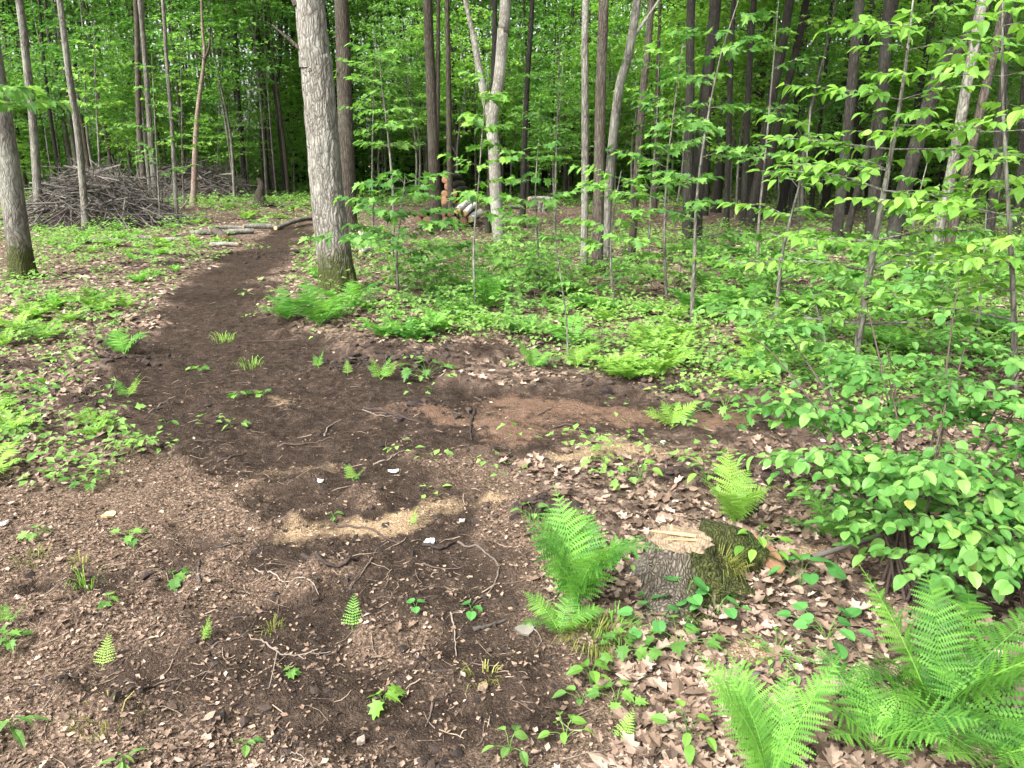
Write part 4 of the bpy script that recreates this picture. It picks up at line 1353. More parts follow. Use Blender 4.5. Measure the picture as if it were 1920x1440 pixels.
x, y = pick(34000, -.8, .8, 3.4, 46, gdens)
n = len(x); z = gz(x, y)
mb = MB()
nl = 6
hgt = (.04 + .2 * rng.random(n) ** 1.6) * (1 + .5 * (y > 9))
ph = rng.random(n) * 6.283
for k in range(nl):
    a = ph + k * 6.283 / nl + rng.normal(0, .3, n)
    rr = .02 + .05 * rng.random(n)
    P = np.stack([x + np.cos(a) * rr, y + np.sin(a) * rr, z + hgt * (.6 + .5 * rng.random(n))], 1)
    T = L_LOBE3 if k % 2 else L_KITE
    scatter(mb, T, P, a, rng.normal(-.05, .25, n), rng.normal(0, .25, n), (.025 + .04 * rng.random(n)) * (1 + .045 * np.clip(y - 5, 0, 30)), np.clip(vn(x, y, 95) * .6 + .4 * rng.random(n), 0, 1))
o = mb.build('undergrowth', M['leaf_low'], smooth=False)
tag(o, 'low green seedlings covering the forest floor', 'undergrowth', None, 'stuff')

# far ferns as a mass beyond the ones picked out
x, y = pick(1000, -.75, .75, 7.5, 30, lambda a, b: gdens(a, b) * .8)
mb = MB()
z = gz(x, y)
for k in range(5):
    src = FERN1['g'][k]
    V = np.concatenate(src.v); T = np.concatenate(src.t)
    for i in range(k, len(x), 5):
        a = rng.random() * 6.28; s = .25 * (.6 + .8 * rng.random())
        c, sn = math.cos(a) * s, math.sin(a) * s
        Vt = np.stack([V[:, 0] * c - V[:, 1] * sn + x[i], V[:, 0] * sn + V[:, 1] * c + y[i], V[:, 2] * s + z[i]], 1)
        off = mb.n
        mb.v.append(Vt.astype(np.float32)); mb.t.append(T); mb.m.append(np.zeros(len(V), np.float32)); mb.n += len(V)
        for f in src.f:
            mb.f.append(f + off); mb.mi.append(np.zeros(len(f), np.int32))
o = mb.build('undergrowth', M['fern'], smooth=False)
tag(o, 'mass of small ferns among the forest floor seedlings', 'undergrowth', None, 'stuff')

# leaf litter
def ldens(x, y):
    return np.clip(1 - 1.06 * sstep(.1, .7, soil_at(x, y)), 0, 1) * np.clip(1 - 1.3 * sawmask(x, y), 0, 1) * (1 - .95 * redmask(x, y))


mb = MB()
x, y = pick(48000, -.9, .9, 1.3, 8.5, lambda a, b: ldens(a, b) * (.35 + .65 * sstep(.3, .6, fbm(a * 1.7, b * 1.7, 97, 3))) * np.where(mulchmask(a, b) > .5, .10, 1))
n = len(x)
for T, sl in ((L_DEAD, slice(0, n // 2)), (L_DEAD2, slice(n // 2, n))):
    xx, yy = x[sl], y[sl]; m_ = len(xx)
    chop = mulchmask(xx, yy) > .5
    sz = (.026 + .048 * rng.random(m_) ** 1.5) * np.where(chop, .55, 1)
    scatter(mb, T, np.stack([xx, yy, gz(xx, yy) + .004 + .012 * rng.random(m_)], 1), rng.random(m_) * 6.283, rng.normal(0, .25, m_), rng.normal(0, .4, m_), sz, np.clip(rng.normal(.42, .25, m_) - .08 * chop, 0, 1))
x, y = pick(120000, -.9, .9, 1.2, 6.5, lambda a, b: (.25 + .75 * mulchmask(a, b)) * (1 - .88 * sstep(.25, .6, soil_at(a, b))) * (.3 + .7 * sstep(.35, .6, fbm(a * 4, b * 4, 98, 3))))
n = len(x)
scatter(mb, L_KITE, np.stack([x, y, gz(x, y) + .003 + .006 * rng.random(n)], 1), rng.random(n) * 6.283, rng.normal(0, .35, n), rng.normal(0, .5, n), .006 + .022 * rng.random(n) ** 2.6, np.clip(rng.normal(.33, .24, n), 0, 1))
x, y = pick(46000, -.75, .75, 7.5, 32, ldens)
n = len(x)
scatter(mb, L_DEAD2, np.stack([x, y, gz(x, y) + .008], 1), rng.random(n) * 6.283, rng.normal(0, .25, n), rng.normal(0, .4, n), .05 + .07 * rng.random(n), np.clip(rng.normal(.46, .26, n), 0, 1))
o = mb.build('leaf_litter', M['dead'], smooth=False)
tag(o, 'fallen brown leaves covering the ground', 'leaf litter', None, 'stuff')

# chips of wood and bark on soil
mb = MB()
x, y = pick(60000, -.9, .55, 1.3, 20, lambda a, b: (.06 + .5 * sstep(.4, .68, fbm(a * 2.6, b * 2.6, 99, 4))) * np.where(b > 5, .35, 1))
n = len(x)
scatter(mb, L_CHIP, np.stack([x, y, gz(x, y) + .004], 1), rng.random(n) * 6.283, rng.normal(0, .2, n), rng.normal(0, .5, n), (.006 + .018 * rng.random(n) ** 2) * (1 + .05 * y), np.clip(rng.normal(.25, .26, n), 0, 1))
o = mb.build('wood_chips', M['bits'], smooth=False)
tag(o, 'small bark and wood crumbs scattered over the dark soil', 'wood chips', None, 'stuff')
mb = MB()
x, y = pick(60000, -.5, .5, 2.2, 7, lambda a, b: np.clip(sawmask(a, b) * 1.1 - .1, 0, 1))
n = len(x)
scatter(mb, L_CHIP, np.stack([x, y, gz(x, y) + .003], 1), rng.random(n) * 6.283, rng.normal(0, .2, n), rng.normal(0, .5, n), .0035 + .006 * rng.random(n), np.clip(rng.normal(.5, .25, n), 0, 1))
o = mb.build('sawdust', M['sawbits'], smooth=False)
tag(o, 'pale patches of sawdust on the soil', 'sawdust', None, 'stuff')

# clods of soil
ico = [(0, 0, 1)] + [(.9 * math.cos(k * 1.2566), .9 * math.sin(k * 1.2566), .45) for k in range(5)] + [(.9 * math.cos(k * 1.2566 + .63), .9 * math.sin(k * 1.2566 + .63), -.45) for k in range(5)] + [(0, 0, -1)]
icof = [(0, 1 + k, 1 + (k + 1) % 5) for k in range(5)] + [(1 + k, 6 + k, 1 + (k + 1) % 5) for k in range(5)] + [(1 + (k + 1) % 5, 6 + k, 6 + (k + 1) % 5) for k in range(5)] + [(11, 6 + (k + 1) % 5, 6 + k) for k in range(5)]
ico = np.array(ico)[:, [0, 1, 2]]; icof = np.array(icof)
x, y = pick(15000, -.75, .55, 1.6, 14, lambda a, b: np.exp(-((soil_at(a, b) - .5) / .3) ** 2) * .5 + .18 * soil_at(a, b))
mb = MB()
n = len(x); z = gz(x, y)
sz = (.003 + .011 * rng.random(n) ** 4) * (1 + .12 * y)
jit = 1 + .55 * (rng.random((n, 12, 1)) - .5) * 2
V = ico[None] * jit * sz[:, None, None] * (.6 + .9 * rng.random((n, 1, 3))) * np.array([1, 1, .6]) + np.stack([x, y, z - sz * .1], 1)[:, None, :]
mb.add(V.reshape(-1, 3), (icof[None] + (np.arange(n) * 12)[:, None, None]).reshape(-1, 3), np.repeat(rng.random(n), 12))
o = mb.build('soil_clods', M['clod'], smooth=False)
tag(o, 'crumbled dark clods along the churned soil edges', 'soil', None, 'stuff')

mb = MB()
P_ = []
for (cx, cy, rx, ry, a) in BUMPS:
    k = 46
    if cy < 3.3:
        continue
    P_.append(np.stack([cx + rng.normal(0, rx * .75, k), cy + rng.normal(0, ry * .75, k), np.full(k, a)], 1))
P_ = np.concatenate(P_); n = len(P_)
sz = (.010 + .030 * rng.random(n) ** 3) * (.7 + .05 * P_[:, 1])
V = ico[None] * (1 + .5 * (rng.random((n, 12, 1)) - .5) * 2) * sz[:, None, None] * (.6 + .9 * rng.random((n, 1, 3))) * np.array([1, 1, .7]) + np.stack([P_[:, 0], P_[:, 1], gz(P_[:, 0], P_[:, 1]) + sz * .15], 1)[:, None, :]
mb.add(V.reshape(-1, 3), (icof[None] + (np.arange(n) * 12)[:, None, None]).reshape(-1, 3), np.repeat(rng.random(n), 12))
o = mb.build('soil_clods', M['clod'], smooth=False)
tag(o, 'bigger dark lumps of churned earth on the track banks', 'soil', None, 'stuff')
x, y = pick(4200, -.9, .8, 1.3, 9, lambda a, b: .2 + .6 * sstep(.4, .65, fbm(a * 2.1, b * 2.1, 103, 3)))
mb = MB()
z = gz(x, y)
for i in range(len(x)):
    a = rng.random() * 6.283; l = .025 + .10 * rng.random() ** 2; bend = rng.normal(0, .25)
    p = [Vector((x[i], y[i], 0))]
    for k in range(3):
        p.append(p[-1] + Vector((math.cos(a + bend * k), math.sin(a + bend * k), 0)) * l / 3)
    zz = gz(np.array([q.x for q in p]), np.array([q.y for q in p]))
    r_ = .0008 + .0018 * rng.random() ** 2
    V, F = tube([(q.x, q.y, h_ + r_ + .004 * rng.random()) for q, h_ in zip(p, zz)], [r_, r_, r_ * .8, r_ * .5], 3)
    mb.add(V, F, rng.random() ** 1.3)
o = mb.build('twig_litter', M['twiglet'], smooth=True)
tag(o, 'tiny broken twigs and rootlets strewn over soil and litter', 'twig litter', None, 'stuff')


# ------------------------------------------------------------------ brush piles
def stick_pts(rs_, c, d, L):
    s = Vector((rs_.uniform(-.1, .1), rs_.uniform(-.1, .1), rs_.uniform(-.12, .08))) * L
    return resample([c - d * L * .5, c + s * .5, c + d * L * .5 + s * .3], 6)


def brush(label, c, rx, ry, h, n, nsingle, seed, rmin=.006):
    rs_ = random.Random(seed)
    root = thing('brush_pile', label, 'brush pile', c)
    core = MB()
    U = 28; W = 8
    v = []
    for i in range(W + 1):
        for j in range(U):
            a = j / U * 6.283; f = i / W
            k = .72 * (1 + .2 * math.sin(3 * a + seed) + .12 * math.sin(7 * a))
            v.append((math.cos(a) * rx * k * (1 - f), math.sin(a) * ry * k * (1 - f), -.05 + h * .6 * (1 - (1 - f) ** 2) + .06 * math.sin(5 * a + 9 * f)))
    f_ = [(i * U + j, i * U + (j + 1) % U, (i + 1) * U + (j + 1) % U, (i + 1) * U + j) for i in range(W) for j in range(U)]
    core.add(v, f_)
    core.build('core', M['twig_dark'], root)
    rest = MB()
    for k in range(n):
        a = rs_.uniform(0, 6.283); q = math.sqrt(rs_.random()) * .95
        x, y = math.cos(a) * q * rx, math.sin(a) * q * ry
        zt = h * (1 - q * q) ** .8 * (1 - .38 * x / rx)
        z = zt * (rs_.uniform(.45, 1.0) if k > nsingle else rs_.uniform(.85, 1.05)) + .05
        L = rs_.uniform(.7, 2.3) * (1.15 if k < nsingle else 1)
        az = rs_.choice((-.35, -.5, .2, 2.6, .9, 2.0)) + rs_.gauss(0, .6)
        sl = -(2 * h * q / rx) * math.cos(a - az) * .5 + rs_.gauss(0, .3)
        d = Vector((math.cos(az), math.sin(az), sl)).normalized()
        P = stick_pts(rs_, Vector((x, y, z)), d, L)
        P = [Vector((p.x, p.y, max(p.z, .01))) for p in P]
        r = rs_.uniform(rmin, rmin * 2.2) if rs_.random() < .85 else rs_.uniform(rmin * 2, rmin * 4)
        V, F = tube(P, [r * (1 - .6 * j / 5) for j in range(6)], 5)
        tn = rs_.random() ** 1.6
        if k < 14:
            tn = 1.0; V, F = tube(P, [rmin * 3.2 * (1 - .6 * j / 5) for j in range(6)], 6)
        if k < nsingle:
            m_ = MB(); m_.add(V, F, tn); m_.build('stick', M['stick'], root)
        else:
            rest.add(V, F, tn * .7)
    for k in range(n // 6):
        a = rs_.uniform(0, 6.283); q = rs_.uniform(.3, .9)
        p = Vector((math.cos(a) * q * rx, math.sin(a) * q * ry, h * (1 - q * q) ** .8))
        d = Vector((rs_.gauss(0, .5), rs_.gauss(0, .3), rs_.uniform(.5, 1))).normalized()
        L = rs_.uniform(.3, .8)
        V, F = tube(resample([p, p + d * L * .6 + Vector((.03, 0, 0)), p + d * L], 4), [.006, .005, .003, .002], 4)
        rest.add(V, F, .6)
    o = rest.build('sticks', M['stick'], root); o['kind'] = 'stuff'
    return root


c = at(165, 428); c.y += 1.0
brush('large tangled pile of grey sticks behind the left-hand trunks', c, 1.85, 1.3, 1.2, 800, 130, 3, .007)
c = Vector(((388 - CX) / FPX * 31.0 * .97, 30.5, 0)); c.z = float(gz(c.x, c.y)[0]) - .05
brush('smaller distant pile of sticks behind the reddish broken tree', c, 2.15, 1.5, 1.35, 480, 50, 4, .010)


# ------------------------------------------------------------------ logs
def log(label, A, Bp, r, bark, group=None, cut='wood', name='log'):
    """A, Bp: ends of the axis in the world"""
    A, Bp = Vector(A), Vector(Bp)
    root = thing(name, label, 'log', A, group)
    d = Bp - A
    mbw = MB()
    q = resample([Vector((0, 0, 0)), d * .5 + Vector((0, 0, .03 * d.length)), d], 10)
    rs_ = random.Random(int(abs(A.x * 1000)) + int(abs(A.z) * 777))
    ph = rs_.uniform(0, 6)
    V, F = tube(q, [r * (1 + .05 * math.sin(i * 1.7 + ph)) * (1 - .06 * i / 9) for i in range(10)], 14, rfun=lambda th, i: 1 + .05 * np.cos(2 * th + ph) + .03 * np.cos(5 * th + i))
    mbw.add(V, F)
    mbw.build('bark', M[bark], root)
    for e in (0, -1):
        m_ = MB()
        ring = V[:14] if e == 0 else V[-14:]
        cc = ring.mean(0)
        dd = np.array(d.normalized()) * (-.006 if e == 0 else .006)
        inn = cc + (ring - cc) * .93 + dd
        mid = cc + (ring - cc) * .5 + dd * 1.3
        m_.add(np.concatenate([ring, inn, mid, [cc + dd]]),
               [(j, (j + 1) % 14, 14 + (j + 1) % 14, 14 + j) for j in range(14)] + [(14 + j, 14 + (j + 1) % 14, 28 + (j + 1) % 14, 28 + j) for j in range(14)] + [(28 + j, 28 + (j + 1) % 14, 42, 42) for j in range(0)], .5)
        m_.add(np.concatenate([mid, [cc + dd * 1.3]]), [(j, (j + 1) % 14, 14) for j in range(14)], .6)
        m_.build('cut_end', M[cut], root)
    return root


def log_px(label, p0, p1, w, bark, group=None, cut='wood', lift=0.0):
    A, Bq = at(*p0), at(*p1)
    r = pxsize(w * 1.0, A) / 2
    A.z = float(gz(A.x, A.y)[0]) + r * .8 + lift; Bq.z = float(gz(Bq.x, Bq.y)[0]) + r * .8 + lift
    return log(label, A, Bq, r, bark, group, cut)


log_px('grey log with pale cut end lying where the track meets the mound', (457, 430), (516, 430), 11, 'grey', cut='wood')
log_px('long grey log running behind the big oak from the track', (517, 431), (612, 412), 8, 'grey')
log_px('short log with reddish cut end left of the log jumble', (358, 442), (404, 440), 11, 'grey', cut='wood_red')
log_px('grey log in the middle of the trackside jumble', (416, 442), (476, 438), 11, 'grey', cut='wood_red')
log_px('short thick log with its red end towards the track', (424, 454), (402, 440), 16, 'brown', cut='wood_red')
log_px('pale log nearest the track at the front of the jumble', (396, 463), (448, 463), 9, 'pale')
log_px('thin log lying at the back of the trackside jumble', (392, 431), (456, 429), 6, 'grey')
log_px('long thin log lying among ferns before the big brush pile', (152, 455), (238, 455), 8, 'grey')
log_px('short log piece in the ferns right of the long thin log', (246, 450), (286, 450), 9, 'grey')
log_px('short pale log in the ferns left of the trackside jumble', (309, 453), (342, 450), 8, 'pale')
log_px('rotten fallen log beside the short broken stump', (508, 384), (556, 396), 8, 'brown')
log_px('fallen white birch log seen behind the big oak', (662, 440), (690, 452), 9, 'birch')
log_px('white birch log piece low behind the oak foot', (676, 478), (694, 470), 9, 'birch')
log_px('long pale log on the ground left of the small log stack', (938, 392), (980, 391), 6, 'pale')

# the log pile: a stack with ends towards the camera and loose birch logs
PB = at(835, 425)
lr = .105
row = [(-.62, 0), (-.42, 0), (-.22, 0), (-.02, 0), (.18, 0), (.38, 0), (-.52, 1), (-.1, 1), (.1, 1), (.3, 1), (-.08, 3.3), (.1, 3.35), (.0, 4.25), (-.06, 5.2), (.06, 2.4), (-.12, 2.4)]
ORD = ['first', 'second', 'third', 'fourth', 'fifth', 'sixth']
for k, (dx, lv) in enumerate(row):
    x = PB.x + dx * 1.12; z = PB.z + .12 + lv * .185
    yo = PB.y + .25 + (0.9 if lv > 2 else 0)
    log(('%s log from the left in the bottom row of the log pile' % ORD[k]) if lv == 0 else
        ('%s log from the left in the second row of the log pile' % ORD[k - 6]) if lv == 1 else
        {3.3: 'left one of two tan log ends side by side in the rear stack', 3.35: 'right one of two tan log ends side by side in the rear stack', 4.25: 'tan log end second from the top of the rear stack', 5.2: 'topmost tan log end of the rear stack', 2.4: 'lowest visible tan log end of the rear stack'}[lv] + ('' if lv != 2.4 else (' on the right' if dx > 0 else ' on the left')),
        (x, yo, z), (x + .25, yo + 1.5, z + .03), lr * (.9 + .25 * ((k * 37) % 10) / 10), 'dark' if k % 3 else 'brown', 'log pile', 'wood_red' if lv > 2 else 'wood_dark')
for k, (p0, p1, up, lab) in enumerate([((857, 395), (880, 377), .55, 'white birch log slanting at the top of the log pile'), ((870, 401), (890, 384), .42, 'white birch log slanting below the topmost one'),
                                       ((880, 412), (900, 398), .22, 'lowest white birch log on the right flank of the pile'), ((822, 408), (850, 404), .36, 'pale log lying across the front of the pile')]):
    Yk = PB.y + .15 + .1 * k
    A = atY(*p0, Yk); Bq = atY(*p1, Yk + .7)
    log(lab, A, Bq, .085, 'birch', 'log pile', 'wood')
for k in range(6):
    A = atY(988 + 3 * (k % 3), 386 - 6.5 * (k // 2), 26.0 + .17 * (k % 2)); Bq = atY(1030 + 5 * (k % 2), 386 - 6.5 * (k // 2), 26.2 + .17 * (k % 2))
    log('pale log of the small far stack, %s row, %s one' % (('bottom', 'middle', 'top')[k // 2], ('front', 'rear')[k % 2]), A, Bq, .07, 'pale', 'small far log stack')
# short split posts beside it
for k, xk in enumerate((1012, 1020)):
    A = atY(xk, 388, 25.5); A.z = float(gz(A.x, A.y)[0])
    log('%s upright split post beside the small far log stack' % ('left', 'right')[k], A, A + Vector((.03, 0, .3)), .08, 'grey', 'split posts by the far stack')

# the short broken stump on the mound
Bk = at(490, 388)
root = thing('stump', 'short broken dark stump on the green mound', 'stump', Bk)
mbw = MB()
trunk_mesh(mbw, [Vector((0, 0, -.05)), Vector((-.02, 0, .32)), Vector((.05, 0, .6)), Vector((.0, 0, .85))], .2, .8, 14, .8, .16, seed=4, n=14, rend=.35)
mbw.build('trunk', M['brown'], root)
mbw = MB()
for a in (.5, 2.6, 4.4):
    V, F = tube(resample([Vector((0, 0, .08)), Vector((math.cos(a) * .25, math.sin(a) * .25, .07)), Vector((math.cos(a) * .5, math.sin(a) * .5, 0))], 6), [.09, .08, .07, .05, .035, .02], 7)
    mbw.add(V, F)
mbw.build('roots', M['brown'], root)

# ------------------------------------------------------------------ the cut stump
SBp = at(1290, 1088)
root = thing('stump', 'freshly cut mossy stump with pale sawn top in the leaf litter', 'stump', SBp)
U, Hs = 128, .15
mbw = MB()
v = []; mo = []
nr = 26
topc = np.array([-.03, .05, Hs])
def stump_r(th, f):
    # f: 0 ground, 1 top
    r = .112 + .015 * np.cos(2 * th + .6)
    e = (1 - f) ** 2.2
    r = r + e * (.13 + .10 * (np.maximum(0, np.cos(th - 4.25)) ** 6) * 2.2 + .07 * (np.maximum(0, np.cos(th - .1)) ** 5) * 1.6 + .06 * (np.maximum(0, np.cos(th - 2.4)) ** 6) * 1.5 + .05 * (np.maximum(0, np.cos(th - 5.6)) ** 8) * 1.6)
    fl = vn(th / 6.2832 * 20 + .5 * np.sin(f * 7), np.full_like(th, f * 2.4), 401)
    f2 = vn(th / 6.2832 * 44 + .3 * np.sin(f * 11), np.full_like(th, f * 5), 403)
    return r + .030 * (np.abs(fl - .5) * 2 - .45) + .014 * (f2 - .5)
th = np.arange(U) / U * 2 * PI
for i in range(nr + 1):
    f = i / nr
    r = stump_r(th, f)
    cx, cy = topc[0] * f, topc[1] * f
    z = -.06 + (Hs + .06) * f + (.010 * np.cos(th - 1.2) if i == nr else 0)
    v.append(np.stack([cx + np.cos(th) * r, cy + np.sin(th) * r, np.full(U, 0.0) + z], 1))
    mo.append(np.clip(1.15 * np.maximum(0, np.cos(th - 5.75)) ** 1.2 * (1 - f * .55) + .55 * (1 - f) ** 3 + .9 * np.maximum(0, np.cos(th - .2)) * (1 - .2 * f), 0, 1))
ring_top = v[-1].copy()
v = np.concatenate(v)
i0 = np.arange(nr)[:, None] * U; j = np.arange(U)[None, :]
F = np.stack([i0 + j, i0 + (j + 1) % U, i0 + U + (j + 1) % U, i0 + U + j], -1).reshape(-1, 4)
mbw.add(v, F, .5, np.concatenate(mo))
mbw.build('bark', M['stumpbark'], root)
# sawn top: slightly stepped where the hinge broke
mbw = MB()
cc = ring_top.mean(0)
rings = [ring_top + np.array([0, 0, .001])]
for k, s in enumerate((.9, .7, .5, .3, .1)):
    q = cc + (ring_top - cc) * s
    q[:, 2] = Hs + .004 + .016 * (vn(q[:, 0] * 40, q[:, 1] * 70, 411) - .5) + np.where(q[:, 0] + .4 * q[:, 1] < cc[0] - .02, -.022, 0.006)
    rings.append(q)
v = np.concatenate(rings + [cc[None] + np.array([[0, 0, .004]])])
F = []
for i in range(5):
    F += [(i * U + j, i * U + (j + 1) % U, (i + 1) * U + (j + 1) % U, (i + 1) * U + j) for j in range(U)]
mbw.add(v, np.array(F), .55)
mbw.add(np.concatenate([rings[-1], v[-1:]]), [(j, (j + 1) % U, U) for j in range(U)], .5)
mbw.build('sawn_top', M['rings'], root, smooth=False)
for k, (a, b, w) in enumerate([((-.15, .05, Hs + .035), (.03, .05, Hs + .012), .010), ((-.05, .12, Hs + .03), (-.045, .11, Hs - .01), .010), ((-.10, .02, Hs + .015), (.03, .02, Hs + .01), .006)]):
    m_ = MB(); A, Bq = Vector(a), Vector(b)
    V, F = tube([A, A.lerp(Bq, .35), A.lerp(Bq, .7), Bq], [.002, w * .6, w, w * .8], 4)
    m_.add(V, F, .3); m_.build('splinter', M['wood'], root, smooth=False)
# a sawn buttress root of the stump, orange, on the right
Cr = at(1408, 1062)
sr = thing('cut_root', 'sawn orange buttress root in moss right of the cut stump', 'cut root', Cr)
m_ = MB()
out = [(-.02, .10, .10), (.0, .06, .12), (.045, .02, .115), (.09, -.03, .085), (.115, -.07, .04), (.09, -.085, .01), (.05, -.06, .03), (.0, -.01, .055), (-.035, .05, .07)]
cen = np.mean(np.array(out), 0)
back = [(x + .06, y + .08, z - .03 - .5 * z) for x, y, z in out]
m_.add([tuple(cen)] + out, [(0, k + 1, (k + 1) % 9 + 1) for k in range(9)], .6)
m_.build('sawn_face', M['wood_red'], sr, smooth=False)
m_ = MB()
m_.add(out + back, [(k, (k + 1) % 9, 9 + (k + 1) % 9, 9 + k) for k in range(9)], .5, .8)
V, F = tube(resample([Vector((.05, .0, .02)), Vector((-.08, .06, .06)), Vector((-.2, .1, .08))], 8), [.07, .075, .08, .085, .09, .09, .09, .08], 10, rfun=lambda t_, i: 1 + .1 * np.cos(3 * t_ + i))
m_.add(V, F, .5, 1.0)
m_.build('bark', M['stumpbark'], sr)
# moss cushion on the stump's right flank
m_ = MB()
nb = 6000
a = rng.uniform(-1.1, .75, nb); f = rng.random(nb) ** 1.3 * .8
r = stump_r(a, f) + .002
P = np.stack([topc[0] * f + np.cos(a) * r, topc[1] * f + np.sin(a) * r, -.06 + (Hs + .06) * f], 1)
k = vn(a * 4, f * 6, 421) > .42
P, a = P[k], a[k]
scatter(m_, L_LANCE, P, a, rng.uniform(-.2, .9, len(P)), rng.normal(0, .5, len(P)), .006 + .008 * rng.random(len(P)), rng.random(len(P)))
o = m_.build('moss', M['moss'], root, smooth=False); o['kind'] = 'stuff'


# ------------------------------------------------------------------ grass tufts
def tuft(label, px, n, h, seed, mat='grass', spread=.08):
    r = np.random.default_rng(seed); B = at(*px)
    m_ = MB()
    for k in range(n):
        a = r.random() * 6.283; l = h * (.5 + .7 * r.random()); lean = r.uniform(.3, 1.1)
        b = Vector((math.cos(a), math.sin(a), 0)) * spread * math.sqrt(r.random())
        d = Vector((math.cos(a), math.sin(a), 0))
        sdv = Vector((-d.y, d.x, 0)) * .0022
        pts = [b, b + d * l * .25 * lean + Vector((0, 0, l * .55)), b + d * l * .65 * lean + Vector((0, 0, l * .75)), b + d * l * lean + Vector((0, 0, l * (.75 - .45 * lean)))]
        v = []
        for i, p in enumerate(pts):
            w = (1, .9, .6, .1)[i]
            v += [tuple(p - sdv * w), tuple(p + sdv * w)]
        m_.add(v, [(2 * i, 2 * i + 1, 2 * i + 3, 2 * i + 2) for i in range(3)], r.random())
    o = m_.build('grass_tuft', M[mat], None, smooth=False); o.location = B
    return tag(o, label, 'grass tuft')


tuft('straw-coloured grass tuft at the foot of the tall fern clump', (1112, 1208), 170, .085, 1)
tuft('green grass tuft behind the straw-coloured one', (1150, 1185), 90, .07, 2, 'fern')
tuft('thin grass growing against the mossy side of the cut stump', (1345, 1080), 160, .10, 3)
tuft('short dry grass between stump and cut root', (1370, 1055), 120, .08, 4)
tuft('thin upright grass blades in mulch at the left', (160, 1100), 16, .09, 5, 'fern_pale', .04)
tuft('yellowish grass tuft near the bottom left', (200, 1350), 26, .06, 6, 'grass', .08)
tuft('pale grass blades in mulch below the left litter bank', (60, 1055), 22, .06, 7, 'grass', .06)
tuft('small grass tuft on the track bank left of centre', (150, 1060), 18, .05, 8, 'grass', .04)
tuft('grass tuft on the middle of the track far off', (420, 640), 44, .09, 9, 'fern_pale', .10)
tuft('grass blades by the track below the oak ferns', (470, 690), 40, .09, 10, 'fern_pale', .10)
tuft('dry grass tuft beside the small limp fern', (510, 1185), 22, .045, 11, 'grass', .04)
tuft('thin straw tuft in the dark soil near the pale bark piece', (905, 1275), 24, .05, 12, 'grass', .05)

# ------------------------------------------------------------------ small leafy plants in the foreground
LMS = {'maple': [leaf_mesh('plant_leaf', L_MAPLE, M['leaf'], 1, b) for b in (0, .2)], 'mapley': [leaf_mesh('plant_leaf', L_MAPLE, M['leaf_yellow'], 1, b) for b in (0, .2)],
       'round': [leaf_mesh('plant_leaf', L_ROUND, M['leaf_cool'], 1, b) for b in (0, .15)], 'ovate': [leaf_mesh('plant_leaf', L_OVATE, M['leaf_low'], 1, b) for b in (0, .2)],
       'ovatey': [leaf_mesh('plant_leaf', L_OVATE, M['leaf_yellow'], 1, b) for b in (0, .2)], 'lance': [leaf_mesh('plant_leaf', L_LANCE, M['leaf_low'], 1, b) for b in (0, .3)]}


def herb(label, px, kind, n, size, h, spread, seed, name='seedling', cat='plant', group=None):
    rs_ = random.Random(seed + 5000); B = at(*px)
    root = thing(name, label, cat, B, group)
    wood = MB()
    for k in range(n):
        a = k * 2.39996 + rs_.uniform(-.4, .4)
        q = spread * math.sqrt((k + .5) / n)
        z = h * rs_.uniform(.7, 1.05) * (1 - .35 * (k / n))
        p = Vector((math.cos(a) * q, math.sin(a) * q, z))
        V, F = tube(resample([Vector((0, 0, -.01)), Vector((p.x * .35, p.y * .35, z * .7)), p], 4), [.0016, .0014, .0012, .001], 4)
        wood.add(V, F, .4)
        lo = link('leaf', LMS[kind][k % 2], root)
        lo.matrix_local = leaf_matrix((p.x, p.y, p.z, a + rs_.uniform(-.4, .4), rs_.gauss(-.1, .2), rs_.gauss(0, .2), size * rs_.uniform(.7, 1.15)))
    wood.build('stem', M['leaf_low'], root)
    return root


